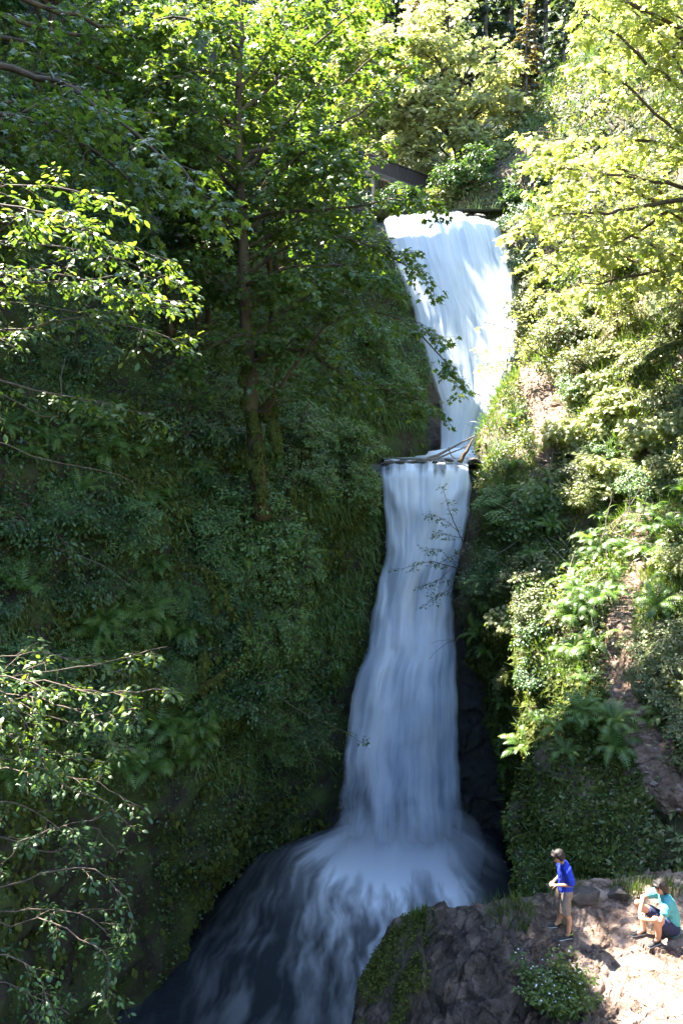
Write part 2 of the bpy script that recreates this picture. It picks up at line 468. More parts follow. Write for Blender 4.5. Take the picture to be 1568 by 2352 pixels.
# gorge bed under everything
q = np.array([(-120, -60, -16.5), (120, -60, -16.5), (120, 160, -16.5), (-120, 160, -16.5)], float)
link('stream_bed', mesh_np('stream_bed', q, [np.array([[0, 1, 2, 3]])], M['wet_rock']), None, kind='structure')

def bvh_of(v, f):
    return BVHTree.FromPolygons([tuple(a) for a in v], [tuple(int(i) for i in a) for a in f])
BV = {'left': bvh_of(LV, LF), 'right': bvh_of(RV, RF), 'hill': bvh_of(HV, HF)}

def hit(u, v, which=('left', 'right', 'hill')):
    d = Vector(ray(u, v)).normalized()
    best = None
    for k in which:
        loc, nr, idx, dist = BV[k].ray_cast(Vector((0, 0, 0)), d, 300)
        if loc is not None and (best is None or dist < best[2]):
            if nr.dot(d) > 0: nr = -nr
            best = (np.array(loc), np.array(nr), dist)
    return best

# ------------------------------------------------------------------ rock ledge, lower right
ZR = -8.2
OUT = [(800, 2500, -10.2), (826, 2352, -9.7), (846, 2296, -9.3), (836, 2248, -9.1), (870, 2165, -8.8), (905, 2112, -8.55), (968, 2086, -8.3), (1022, 2056, -8.0), (1082, 2054, -7.95), (1150, 2052, -7.95), (1225, 2060, -7.95), (1330, 2020, -7.9), (1620, 1980, -7.9)]
poly = [PZ(u, v, z)[:2] for u, v, z in OUT] + [np.array((9.5, 11.0)), np.array((9.5, 4.0)), np.array((0.9, 4.0))]
poly = np.array(poly)
zo = [z for _, _, z in OUT] + [-8.0, -8.6, -10.4]
X, Y = np.meshgrid(np.arange(-1.0, 8.6, 0.026), np.arange(6.2, 17.2, 0.026), indexing='ij')
q = np.stack([X, Y], -1)
wob = 0.16 * fbm(np.stack([X * 1.6, Y * 1.6, 0 * X], -1), 4, 91) 
sdv = np.full(X.shape, 99.0); inside = np.zeros(X.shape, bool)
for i in range(len(poly)):
    a, b = poly[i], poly[(i + 1) % len(poly)]
    e = b - a; w = q - a
    t = np.clip((w @ e) / (e @ e), 0, 1)
    sdv = np.minimum(sdv, np.linalg.norm(w - t[..., None] * e, axis=-1))
    c = ((a[1] <= Y) & (b[1] > Y)) | ((b[1] <= Y) & (a[1] > Y))
    xi = a[0] + (Y - a[1]) / (b[1] - a[1] + 1e-12) * e[0]
    inside ^= c & (X < xi)
sdv = np.where(inside, sdv, -sdv) + wob + 0.12
# top: slopes down to the pool side
ctrl = [(*PZ(u, v, z)[:2], z) for u, v, z in OUT]
ctrl += [(*PZ(u, v, z)[:2], z) for u, v, z in ((1300, 2140, -8.2), (1500, 2165, -8.2), (1400, 2250, -8.25), (1100, 2200, -8.25), (1250, 2300, -8.5), (1450, 2340, -8.35), (1050, 2300, -8.8), (950, 2200, -8.5), (920, 2290, -9.1), (1200, 2100, -8.05))]
ctrl = np.array(ctrl)
ft = rbf(ctrl[:, :2], ctrl[:, 2], 0.01)
top = ft(np.stack([X, Y], -1))
top = np.clip(top, -11, -7.6)
p3 = np.stack([X, Y, 0 * X], -1)
warp = np.stack([fbm(p3 * 1.1 + 5, 3, 60), fbm(p3 * 1.1 + 9, 3, 61), 0 * X], -1)
# tilted slabs and cracks
rot = np.stack([X * 0.8 + Y * 0.6, -X * 0.6 + Y * 0.8, 0 * X], -1)
f1, f21, cid = voro((rot + 0.55 * warp) * np.array([0.62, 1.15, 1]), 33)
g1, g21, gid = voro((rot + 0.5 * warp) * np.array([1.5, 2.9, 1]), 35)
Rough = 1 / (1 + np.exp((X - (3.9 + 0.12 * (Y - 12))) / 0.45))          # broken rock towards the water
crk = np.clip(f21 / 0.05, 0, 1); crk2 = np.clip(g21 / 0.09, 0, 1)
tilt = (rot[..., 0] * np.sin(cid * 40) + rot[..., 1] * np.cos(cid * 61))
tilt = tilt - np.round(tilt)                     # saw-tooth steps inside a slab
t2 = rot[..., 1] * 1.6 + 0.8 * warp[..., 0] + 0.5 * fbm(p3 * 0.8, 3, 66)
saw = (t2 - np.floor(t2)); saw = saw * np.clip((1 - saw) * 9, 0, 1)
hgt = (0.08 + 1.1 * Rough) * facets((rot + 0.25 * warp) * np.array([0.8, 1.2, 1]), 133, 0.5)
hgt += (0.05 + 0.5 * Rough) * facets((rot + 0.2 * warp) * np.array([2.0, 3.0, 1]), 143, 0.5)
hgt += (0.02 + 0.2 * Rough) * facets((rot + 0.1 * warp) * np.array([5.0, 7.5, 1]), 153, 0.5)
hgt -= (0.03 + 0.03 * Rough) * (1 - crk) + (0.012 + 0.02 * Rough) * (1 - crk2)
hgt += 0.07 * fbm(p3 * 0.7, 3, 70) + 0.03 * fbm(p3 * 2.2, 4, 71) + 0.012 * fbm(p3 * 9, 3, 72)
ed = np.clip(sdv, -3, 0.0)
edge_in = np.clip(sdv / 0.7, 0, 1)
zt = top + hgt * (0.5 + 0.5 * edge_in) - 0.15 * (1 - edge_in) ** 2
zt = zt + ed * (5.5 + 1.2 * fbm(p3 * 0.9, 3, 75)) + np.where(sdv < 0, 0.25 * fbm(p3 * 3, 4, 76), 0)
zt = np.maximum(zt, -16.3)
KV = np.stack([X, Y, zt], -1)
KV[..., 0] += 0.06 * fbm(KV * 2.4, 3, 78); KV[..., 1] += 0.06 * fbm(KV * 2.4, 3, 79)
mossf = np.clip((-(X - 1.75 - 0.25 * fbm(p3 * 1.2, 3, 80)) * 1.6), 0, 1) * np.clip(0.62 + 1.2 * fbm(p3 * 1.5, 4, 81), 0, 1)
mossf = np.maximum(mossf, np.clip(1 - np.abs(sdv - 0.25) / 0.3, 0, 1) * np.clip((Y - 14.4) * 2, 0, 1) * np.clip(0.6 + fbm(p3 * 1.5, 3, 82), 0, 1))
dust = np.clip(1 - Rough, 0, 1)
mk, nt, out = mat_new('ledge_rock')
tc = N(nt, 'ShaderNodeTexCoord')
nz = N(nt, 'ShaderNodeTexNoise', i_Scale=2.6, i_Detail=9, i_Roughness=0.68); nt.links.new(tc.outputs['Object'], nz.inputs['Vector'])
rockc = ramp(nt, nz.outputs[0], [(0.3, (0.028, 0.021, 0.017)), (0.5, (0.066, 0.050, 0.040)), (0.7, (0.12, 0.093, 0.076))])
dustc = ramp(nt, nz.outputs[0], [(0.3, (0.13, 0.080, 0.060)), (0.5, (0.25, 0.175, 0.135)), (0.7, (0.38, 0.295, 0.24))])
nm = N(nt, 'ShaderNodeTexNoise', i_Scale=9, i_Detail=8, i_Roughness=0.7); nt.links.new(tc.outputs['Object'], nm.inputs['Vector'])
mossc = ramp(nt, nm.outputs[0], [(0.3, (0.022, 0.028, 0.007)), (0.55, (0.05, 0.062, 0.014)), (0.75, (0.085, 0.10, 0.022))])
ad = N(nt, 'ShaderNodeAttribute', attribute_name='dust'); am = N(nt, 'ShaderNodeAttribute', attribute_name='moss')
fd = math_n(nt, 'MULTIPLY_ADD', math_n(nt, 'SUBTRACT', nz.outputs[0], 0.5), 1.2, ad.outputs['Fac'], clamp=True)
c1 = mixc(nt, fd, rockc, dustc)
fm = math_n(nt, 'MULTIPLY_ADD', math_n(nt, 'SUBTRACT', nm.outputs[0], 0.5), 1.6, am.outputs['Fac'], clamp=True)
fm = math_n(nt, 'MULTIPLY', fm, math_n(nt, 'MULTIPLY', am.outputs['Fac'], 3.0, clamp=True))
c2 = mixc(nt, fm, c1, mossc)
pb = N(nt, 'ShaderNodeBsdfPrincipled', i_Roughness=0.8); pb.inputs['Specular IOR Level'].default_value = 0.3
nt.links.new(c2, pb.inputs['Base Color'])
nb = N(nt, 'ShaderNodeTexNoise', i_Scale=14, i_Detail=10, i_Roughness=0.7); nt.links.new(tc.outputs['Object'], nb.inputs['Vector'])
vd = N(nt, 'ShaderNodeTexVoronoi', i_Scale=1.9); vd.feature = 'DISTANCE_TO_EDGE'
wv = N(nt, 'ShaderNodeVectorMath'); wv.operation = 'MULTIPLY_ADD'; nt.links.new(nz.outputs[1], wv.inputs[0]); wv.inputs[1].default_value = (.7, .7, .7); nt.links.new(tc.outputs['Object'], wv.inputs[2])
nt.links.new(wv.outputs[0], vd.inputs['Vector'])
ck = ramp(nt, vd.outputs[0], [(0.0, (0, 0, 0)), (0.035, (1, 1, 1))])
hh = math_n(nt, 'ADD', math_n(nt, 'MULTIPLY', nb.outputs[0], 1.0), math_n(nt, 'MULTIPLY', ck, 0.8))
bp = N(nt, 'ShaderNodeBump', i_Strength=0.9, i_Distance=0.06); nt.links.new(hh, bp.inputs['Height']); nt.links.new(bp.outputs[0], pb.inputs['Normal'])
nt.links.new(pb.outputs[0], out.inputs[0])
KF = grid_faces(*X.shape)[:, ::-1]
KVf = KV.reshape(-1, 3)
# grid_faces winding: make normals point up
keep = (KVf[KF].mean(1)[:, 2] > -16.2)
KF = KF[keep]
a, b, c = KVf[KF[0, 0]], KVf[KF[0, 1]], KVf[KF[0, 2]]
if np.cross(b - a, c - a)[2] < 0: KF = KF[:, ::-1]
ledge = link('rock_ledge', mesh_np('rock_ledge', KVf, [KF], mk, False, attrs={'dust': dust, 'moss': mossf}), None, kind='structure')
BV['ledge'] = bvh_of(KVf, KF)

def ledge_at(x, y):
    loc, nr, i, d = BV['ledge'].ray_cast(Vector((x, y, 0)), Vector((0, 0, -1)), 40)
    return np.array(loc) if loc is not None else np.array((x, y, ZR))

def ledge_hit(u, v):
    d = Vector(ray(u, v)).normalized()
    loc, nr, i, dist = BV['ledge'].ray_cast(Vector((0, 0, 0)), d, 60)
    return (np.array(loc), np.array(nr)) if loc is not None else (PZ(u, v, ZR), np.array((0, 0, 1.0)))

# ------------------------------------------------------------------ water
def fall_mat(name, thin_left):
    m, nt, out = mat_new(name)
    uv = N(nt, 'ShaderNodeUVMap')
    def nse(sx, sy, det, rough=0.55):
        mp = N(nt, 'ShaderNodeMapping'); mp.inputs['Scale'].default_value = (sx, sy, 1)
        nt.links.new(uv.outputs[0], mp.inputs[0])
        n = N(nt, 'ShaderNodeTexNoise', i_Scale=1.0, i_Detail=det, i_Roughness=rough)
        nt.links.new(mp.outputs[0], n.inputs['Vector']); return n.outputs[0]
    big, fine = nse(*((5, 4.5, 3) if thin_left else (7, 3, 3))), nse(*((24, 1.2, 2) if thin_left else (34, 2.2, 3)))
    mixed = math_n(nt, 'ADD', math_n(nt, 'MULTIPLY', big, 0.72 if thin_left else 0.6), math_n(nt, 'MULTIPLY', fine, 0.28 if thin_left else 0.4))
    col = ramp(nt, mixed, [(0.33, (0.46, 0.55, 0.68)), (0.47, (0.70, 0.77, 0.88)), (0.60, (0.83, 0.87, 0.94))])  # bluish tint puts some of the sky light into the water's colour
    df = N(nt, 'ShaderNodeBsdfPrincipled', i_Roughness=0.55); df.inputs['Specular IOR Level'].default_value = 0.2
    nt.links.new(col, df.inputs['Base Color'])
    tl = N(nt, 'ShaderNodeBsdfTranslucent'); nt.links.new(col, tl.inputs[0])
    mx = N(nt, 'ShaderNodeMixShader'); mx.inputs[0].default_value = 0.3
    nt.links.new(df.outputs[0], mx.inputs[1]); nt.links.new(tl.outputs[0], mx.inputs[2])
    at = N(nt, 'ShaderNodeAttribute', attribute_name='cover')
    al = math_n(nt, 'ADD', at.outputs['Fac'], math_n(nt, 'MULTIPLY', math_n(nt, 'SUBTRACT', mixed, 0.5), 2.4), clamp=True)
    al = math_n(nt, 'MULTIPLY', al, math_n(nt, 'MULTIPLY', at.outputs['Fac'], 4.0, clamp=True))
    tp = N(nt, 'ShaderNodeBsdfTransparent')
    m2 = N(nt, 'ShaderNodeMixShader')
    nt.links.new(al, m2.inputs[0]); nt.links.new(tp.outputs[0], m2.inputs[1]); nt.links.new(mx.outputs[0], m2.inputs[2])
    nt.links.new(m2.outputs[0], out.inputs[0])
    return m

def make_fall(name, rows, bulge, seed, label, lower):
    ns, nt_ = 260, 420
    p, S, T = fall_surface(rows, ns, nt_, bulge)
    st = np.stack([S * 26, T * 2.2, 0 * S], -1)
    d = (0.02 if lower else 0.03) * fbm(st, 3, seed) + (0.30 if lower else 0.13) * fbm(np.stack([S * 5, T * 5, 0 * S], -1), 3, seed + 4)
    d *= np.clip(T * 12, 0.15, 1)
    if lower:
        # ledges on which the water breaks
        for tc_, w_, a_ in ((0.09, 0.03, 0.25), (0.24, 0.05, 0.3), (0.40, 0.05, 0.35)):
            d += 0.35 * a_ * np.exp(-((T - tc_ - 0.05 * vnoise(np.stack([S * 4, 0 * S, 0 * S], -1), seed + 8)) / w_) ** 2)
    p[..., 1] -= d
    if not lower:      # uneven crest
        notch = 0.36 * np.interp(S, [0, .22, .42, .70, .75, .80, .88, 1], [.7, .3, 0, 0, .6, .45, .5, .95]) + 0.07 * fbm(np.stack([S * 9, 0 * S, 0 * S], -1), 3, 71)
        p[..., 2] -= notch * np.exp(-T * 7)
    else:
        p[..., 2] -= (0.10 * fbm(np.stack([S * 7, 0 * S, 0 * S], -1), 3, 73) + 0.05) * np.exp(-T * 10)
    cov = np.minimum(S, 1 - S) * 11
    cov = np.clip(cov, 0, 1) * 1.5
    if lower:
        gap = np.exp(-((S - 0.27 - 0.03 * np.sin(T * 14)) / 0.05) ** 2) * np.clip((T - 0.6) * 4, 0, 1)
        cov -= 1.0 * gap
        cov -= 0.75 * np.clip((0.24 - S) / 0.12, 0, 1) * np.clip((T - 0.5) * 4, 0, 1) + 0.35 * np.clip((S - 0.80) / 0.12, 0, 1) * np.clip((T - 0.4) * 4, 0, 1)
        lipn = vnoise(np.stack([S * 22, 0 * S, 0 * S], -1), 31) * .5 + .5
        cov -= (0.55 + 0.7 * lipn) * np.clip((0.035 + 0.03 * lipn - T) / 0.03, 0, 1)
        cov *= np.clip((1.0 - T) / 0.21, 0, 1)
    else:
        cov *= np.clip((T - 0.012 - 0.012 * fbm(np.stack([S * 14, 0 * S, 0 * S], -1), 2, 75)) / 0.02, 0, 1)
        gap = np.exp(-((S - 0.86) / 0.09) ** 2) * np.clip(1 - T * 1.6, 0, 1)
        cov -= 0.75 * gap
    uv = np.stack([S, T], -1).reshape(-1, 2)
    me = mesh_np(name, p.reshape(-1, 3), [grid_faces(nt_, ns)], fall_mat(name + '_water', lower), True, uv=uv, attrs={'cover': np.clip(cov, 0, 1.5)})
    return link(name, me, None, kind='structure')
make_fall('upper_waterfall', UP, 0.9, 101, '', False)
make_fall('lower_waterfall', LO, 0.8, 151, '', True)

def water_mat(name, foam):
    m, nt, out = mat_new(name)
    tc = N(nt, 'ShaderNodeTexCoord')
    nz = N(nt, 'ShaderNodeTexNoise', i_Scale=1.4, i_Detail=5); nt.links.new(tc.outputs['Object'], nz.inputs['Vector'])
    pb = N(nt, 'ShaderNodeBsdfPrincipled', i_Roughness=0.22); pb.inputs['Base Color'].default_value = (0.012, 0.017, 0.022, 1)
    bp = N(nt, 'ShaderNodeBump', i_Strength=0.4, i_Distance=0.1); nt.links.new(nz.outputs[0], bp.inputs['Height']); nt.links.new(bp.outputs[0], pb.inputs['Normal'])
    res = pb.outputs[0]
    if foam:
        df = N(nt, 'ShaderNodeBsdfDiffuse'); df.inputs[0].default_value = (0.90, 0.93, 0.97, 1)
        at = N(nt, 'ShaderNodeAttribute', attribute_name='foam')
        mx = N(nt, 'ShaderNodeMixShader')
        nt.links.new(at.outputs['Fac'], mx.inputs[0]); nt.links.new(pb.outputs[0], mx.inputs[1]); nt.links.new(df.outputs[0], mx.inputs[2])
        res = mx.outputs[0]
    nt.links.new(res, out.inputs[0])
    return m

C0 = PZ(920, 1955, ZP)
X, Y = np.meshgrid(np.arange(-11, 9, 0.055), np.arange(9, 29.5, 0.055), indexing='ij')
dx, dy = X - C0[0], Y - C0[1]
# water leaves the plunge, then bends towards the camera and the left
r = np.sqrt((dx / 1.15) ** 2 + dy ** 2)
th = np.arctan2(dx, -dy)
w_ = np.clip((r - 0.8) / 3.6, 0, 1) ** 0.8
arc = (1 - w_) * (0.94 * dx - 0.35 * dy * 0.6) + w_ * th * np.maximum(r, 3.2)
wr = fbm(np.stack([X * 0.35, Y * 0.35, 0 * X], -1), 3, 200)
w2 = fbm(np.stack([X * 0.9, Y * 0.9, 0 * X], -1), 3, 204)
st1 = fbm(np.stack([(arc + 0.30 * wr + 0.14 * w2) * 0.95 + 0.1 * r, r * 0.30 + 0.35 * wr, 0 * X], -1), 4, 210)
st2 = fbm(np.stack([(arc + 0.26 * wr + 0.16 * w2) * 2.6 + 0.2 * r, r * 0.6, 0 * X + 3], -1), 4, 214)
st3 = fbm(np.stack([(arc + 0.22 * wr + 0.2 * w2) * 6.5 + 0.4 * r, r * 1.1, 0 * X + 9], -1), 3, 218)
streak = np.clip((0.5 + 1.0 * st1 + 0.8 * st2 + 0.35 * st3 - 0.22) * 1.5, 0, 1.3)
core = np.exp(-(r / (3.3 + 0.5 * wr + 0.5 * w2)) ** 2.4)
core_n = np.clip(0.92 + 0.55 * st1 + 0.75 * st2 + 0.45 * st3 + np.exp(-(r / 1.6) ** 2), 0.25, 1.2)
F1 = core * core_n + (1 - core) * (0.85 * streak ** 1.3 + 0.12) * np.exp(-np.maximum(r - 2.6, 0) / 3.3) * 1.0
side = np.clip(np.where(th > 0, 1.05 - th / 1.15, 1.05 + th / 1.25), 0, 1)
F1 *= np.clip((3.5 - dx) / 1.9, 0, 1) * np.clip(1 - (dy - 0.4) * np.clip(np.abs(dx) - 1.6, 0, 1), 0.1, 1)
F1 *= 1 + (side - 1) * np.clip((r - 1.8) / 3.5, 0, 1)
Zw = ZP + 0.28 * np.exp(-(r / 3.0) ** 2) + 0.16 * st1 * np.exp(-r / 6) + 0.05 * st2 * np.exp(-r / 5) + 0.03 * wr
pw = np.stack([X, Y, Zw], -1).reshape(-1, 3)
fw = grid_faces(*X.shape)
a, b, c = pw[fw[0, 0]], pw[fw[0, 1]], pw[fw[0, 2]]
if np.cross(b - a, c - a)[2] < 0: fw = fw[:, ::-1]
link('plunge_pool_water', mesh_np('plunge_pool_water', pw, [fw], water_mat('pool_water', True), True, attrs={'foam': np.clip(F1, 0, 1)}), None, kind='structure')
# shelf of water between the two falls, and the stream that feeds the upper one
zl = P(980, 1060, 29.4)[2]
X, Y = np.meshgrid(np.linspace(1.62, 6, 90), np.linspace(29.3, 37, 90), indexing='ij')
d = np.hypot((X - P(1060, 1060, 35)[0]) / 1.4, Y - 35.2)
Zw = zl + 0.02 + 0.35 * np.exp(-(d / 1.3) ** 2) + 0.04 * fbm(np.stack([X, Y, 0 * X], -1) * 1.6, 3, 220)
ps = np.stack([X, Y, Zw], -1).reshape(-1, 3); fs = grid_faces(90, 90)
link('shelf_water', mesh_np('shelf_water', ps, [fs], water_mat('shelf_water_surface', True), True, attrs={'foam': np.clip(1.1 * np.exp(-(d / 2.2) ** 2) + 0.04, 0, 1)}), None, kind='structure')
X, Y = np.meshgrid(np.linspace(0.5, 9.5, 60), np.linspace(39.5, 60, 60), indexing='ij')
zt_ = P(1000, 480, 40.5)[2]
ps = np.stack([X, Y, zt_ - 0.2 + 0.14 * (Y - 40) + 0.05 * fbm(np.stack([X, Y, 0 * X], -1), 3, 222)], -1).reshape(-1, 3)
link('stream_water', mesh_np('stream_water', ps, [grid_faces(60, 60)], water_mat('stream_surface', True), True, attrs={'foam': np.full(3600, 0.5)}), None, kind='structure')
# spray at the foot of the lower fall
bm = bmesh.new()
bmesh.ops.create_icosphere(bm, subdivisions=4, radius=1)
for vtx in bm.verts:
    n = float(fbm(np.array(vtx.co) * 1.6, 3, 230))
    k = 1 + 0.25 * n
    vtx.co = Vector((vtx.co.x * 2.7 * k, vtx.co.y * 1.8 * k, vtx.co.z * 1.7 * k))
me = bpy.data.meshes.new('spray_mist'); bm.to_mesh(me); bm.free()
mv, nt, out = mat_new('spray')
pv = N(nt, 'ShaderNodeVolumePrincipled'); pv.inputs['Color'].default_value = (0.93, 0.96, 1, 1); pv.inputs['Density'].default_value = 0.28
nt.links.new(pv.outputs[0], out.inputs['Volume']); me.materials.append(mv)
sp = link('spray_mist', me, None, kind='stuff'); sp.location = (C0[0] + 0.1, C0[1] - 1.3, ZP + 0.5)

# ------------------------------------------------------------------ foliage tools
LEAF = {
    'blade': (np.array([(0, .022, 0), (0, -.022, 0), (.55, .018, .10), (.55, -.018, .10), (1, 0, .02)], float), np.array([(0, 1, 2), (1, 3, 2), (2, 3, 4)])),
    'ovate': (np.array([(0, 0, 0), (.30, .20, .05), (.68, .20, .04), (1, 0, -.06), (.68, -.20, .04), (.30, -.20, .05)], float), np.array([(0, 5, 1), (1, 5, 4), (1, 4, 2), (2, 4, 3)])),
    'small': (np.array([(0, 0, 0), (.5, .30, .06), (1, 0, -.04), (.5, -.30, .06)], float), np.array([(0, 3, 1), (1, 3, 2)])),
    'maple': (np.array([(0, 0, 0), (.02, .36, -.02), (.36, .22, .03), (.58, .52, -.07), (.62, .20, .03), (1.0, 0, -.08), (.62, -.20, .03), (.58, -.52, -.07), (.36, -.22, .03), (.02, -.36, -.02)], float),
              np.array([(0, 2, 1), (2, 4, 3), (0, 4, 2), (0, 6, 4), (4, 6, 5), (0, 8, 6), (6, 8, 7), (0, 9, 8)])),
}

def leaf_array(pos, axis, nrm, size, kind):
    T, fc = LEAF[kind]
    pos, axis, nrm = np.asarray(pos, float), unit(axis), np.asarray(nrm, float)
    side = unit(np.cross(nrm, axis)); nrm = np.cross(axis, side)
    size = np.asarray(size, float)[:, None, None]
    v = pos[:, None, :] + size * (T[None, :, 0:1] * axis[:, None] + T[None, :, 1:2] * side[:, None] + T[None, :, 2:3] * nrm[:, None])
    k = len(T)
    f = fc[None] + (np.arange(len(pos)) * k)[:, None, None]
    return v.reshape(-1, 3), [f.reshape(-1, 3)]

_leaf_me = {}
def leaf_mesh(kind, mat):
    key = (kind, mat)
    if key not in _leaf_me:
        T, fc = LEAF[kind]
        _leaf_me[key] = mesh_np('leaf', T, [fc], M[mat])
    return _leaf_me[key]

class Tree:
    """collects wood (tubes) and leaves (position, axis, normal, size)"""
    def __init__(self, seed):
        self.r = np.random.default_rng(seed)
        self.limbs, self.twigs, self.L = [], [], []
    def limb(self, pts, r0, r1, n=None, wob=0.05):
        q = resample(pts, n or max(6, len(pts) * 4))
        if wob: q[1:-1] += self.r.normal(0, wob, (len(q) - 2, 3)) * 0.6
        rad = np.linspace(r0, r1, len(q))
        self.limbs.append((q, rad))
        return q
    def leaves_on(self, q, n, size, spread=0.5, droop=0.35, upright=1.0):
        r = self.r
        t = r.uniform(0.15, 1.02, n) * (len(q) - 1)
        i = np.clip(t.astype(int), 0, len(q) - 2); f = (t - i)[:, None]
        p = q[i] * (1 - f) + q[i + 1] * f
        tan = unit(q[i + 1] - q[i])
        s = np.where(np.arange(n) % 2 == 0, 1, -1)[:, None]
        lat = unit(np.cross(tan, np.array([0, 0, 1.0]))) * s
        ax = unit(tan * r.uniform(0.2, 0.9, (n, 1)) + lat * r.uniform(0.4, 1.0, (n, 1)) + r.normal(0, 0.25, (n, 3)) + np.array([0, 0, -droop]))
        nr = unit(np.array([0, 0, upright]) + r.normal(0, 0.38, (n, 3)))
        sz = size * r.uniform(0.6, 1.25, n)
        p = p + ax * sz[:, None] * r.uniform(0.1, 0.6 + spread, (n, 1)) + r.normal(0, 0.02, (n, 3))
        self.L.append((p, ax, nr, sz))
    def sprays(self, q, nsub, sublen, size, nt=5, nl=7, r0=0.012, t0=0.15, droop=0.25, flat=0.35, up=0.05):
        r = self.r
        for k in range(nsub):
            t = (t0 + (1 - t0) * (k + r.uniform(0, 1)) / nsub) * (len(q) - 1)
            i = min(int(t), len(q) - 2); p = q[i] + (q[i + 1] - q[i]) * (t - i)
            tan = unit(q[i + 1] - q[i])
            lat = unit(np.cross(tan, np.array([0, 0, 1.0])) + 1e-6) * (1 if k % 2 else -1)
            d = unit(tan * r.uniform(0.3, 0.9) + lat * r.uniform(0.4, 1) + np.array([0, 0, up]) + r.normal(0, flat, 3) * np.array([1, 1, 0.7]))
            ln = sublen * r.uniform(0.5, 1.15) * (1.1 - 0.5 * t / (len(q) - 1))
            m = 5
            s = np.linspace(0, 1, m)[:, None]
            b = p + d * ln * s + np.array([0, 0, -droop * ln]) * s ** 2 + r.normal(0, 0.03 * ln, (m, 3)) * s
            self.twigs.append((b, np.linspace(r0, r0 * 0.35, m)))
            self.leaves_on(b, nl, size)
            for j in range(nt):
                tt = (0.25 + 0.75 * (j + r.uniform(0, 1)) / nt) * (m - 1)
                i2 = min(int(tt), m - 2); p2 = b[i2] + (b[i2 + 1] - b[i2]) * (tt - i2)
                tn = unit(b[i2 + 1] - b[i2])
                la = unit(np.cross(tn, np.array([0, 0, 1.0])) + 1e-6) * (1 if j % 2 else -1)
                d2 = unit(tn * 0.7 + la * r.uniform(0.3, 1) + r.normal(0, flat, 3) * np.array([1, 1, 0.7]))
                l2 = ln * r.uniform(0.25, 0.5)
                c = p2 + d2 * l2 * s[:4] / 0.75 + np.array([0, 0, -droop * 0.6 * l2]) * s[:4] ** 2
                self.twigs.append((c, np.linspace(r0 * 0.45, r0 * 0.2, 4)))
                self.leaves_on(c, nl, size)
    def build(self, o, kind, lmat, wood, twig, wood_name='branch', single=300, limb_objs=True, sides=7, crown_name='crown', smin=0.0):
        """parts of o: each limb, the twigs, the crown, and the leaves that show largest one by one"""
        off = np.array(o.location)
        if self.limbs:
            if limb_objs:
                for i, (q, rad) in enumerate(self.limbs):
                    v, f = tubes([(q, rad)], sides if i else sides + 3)
                    link('trunk' if (i == 0 and wood_name == 'branch') else wood_name, mesh_np(wood_name, v - off, f, M[wood], True), o)
            else:
                v, f = tubes(self.limbs, sides)
                link('trunk', mesh_np('trunk', v - off, f, M[wood], True), o)
        if self.twigs:
            v, f = tubes(self.twigs, 3)
            link('twigs', mesh_np('twigs', v - off, f, M[twig], True), o, kind='stuff')
        if not self.L: return
        p = np.concatenate([a[0] for a in self.L]); ax = np.concatenate([a[1] for a in self.L])
        nr = np.concatenate([a[2] for a in self.L]); sz = np.concatenate([a[3] for a in self.L])
        if single:
            u, v_, zf = proj(p)
            sc = sz / zf * ((u > 0) & (u < 1568) & (v_ > 0) & (v_ < 2352))
            idx = np.argsort(-sc)[:single]
            idx = idx[sc[idx] > smin]
            me = leaf_mesh(kind, 'o_' + lmat)
            side = unit(np.cross(nr, unit(ax)))
            for i in idx:
                a = unit(ax[i]); s = side[i]; n = np.cross(a, s)
                lo = link('leaf', me, o)
                m = Matrix(((a[0], s[0], n[0]), (a[1], s[1], n[1]), (a[2], s[2], n[2]))).to_4x4()
                m = Matrix.Translation(Vector(p[i] - off)) @ m @ Matrix.Scale(sz[i], 4)
                lo.matrix_basis = m
            rest = np.ones(len(p), bool); rest[idx] = False
            p, ax, nr, sz = p[rest], ax[rest], nr[rest], sz[rest]
        if len(p):
            v, f = leaf_array(p - off, ax, nr, sz, kind)
            link(crown_name, mesh_np(crown_name, v, f, M['l_' + lmat]), o, kind='stuff')

def pts(*a):
    return [P(*q) for q in a]

# ------------------------------------------------------------------ ground cover on the banks (nobody could count it)
def scatter(V, Fc, n, rng, power=2.0, mask=None, widen=1.35):
    a, b, c, d = V[Fc[:, 0]], V[Fc[:, 1]], V[Fc[:, 2]], V[Fc[:, 3]]
    cen = (a + b + c + d) / 4
    cr = np.cross(c - a, d - b); ar = np.linalg.norm(cr, axis=1) / 2; nr = unit(cr)
    nr = np.where(((nr * cen).sum(1) > 0)[:, None], -nr, nr)
    dist = np.linalg.norm(cen, axis=1)
    u, v, zf = proj(cen)
    ok = (np.abs(u - 784) < 784 * widen) & (v > -300) & (v < 2600) & (cen[:, 1] > 3)
    w = ar / dist ** power * ok
    if mask is not None: w = w * mask(cen, nr)
    idx = rng.choice(len(Fc), n, p=w / w.sum())
    s, t = rng.uniform(0, 1, (n, 1)), rng.uniform(0, 1, (n, 1))
    p = a[idx] * (1 - s) * (1 - t) + b[idx] * s * (1 - t) + c[idx] * s * t + d[idx] * (1 - s) * t
    return p, nr[idx]

def cover(name, V, Fc, n, size, kind, mat, rng, mask=None, hang=0.6, lift=0.12, jit=0.55):
    p, nr = scatter(V, Fc, n, rng, 2.0, mask)
    ax = unit(nr * 0.5 + rng.normal(0, 0.7, (n, 3)) + np.array([0, 0, -hang]))
    nn = unit(nr * 0.7 + np.array([0, 0, 0.6]) + rng.normal(0, jit, (n, 3)))
    d = np.linalg.norm(p, axis=1)
    sz = size * rng.uniform(0.55, 1.4, n) * (0.6 + 0.4 * d / 22)
    p = p + nr * (rng.uniform(0, 1, (n, 1)) ** 2 * lift)
    v, f = leaf_array(p, ax, nn, sz, kind)
    link(name, mesh_np(name, v, f, M[mat]), None, kind='stuff')

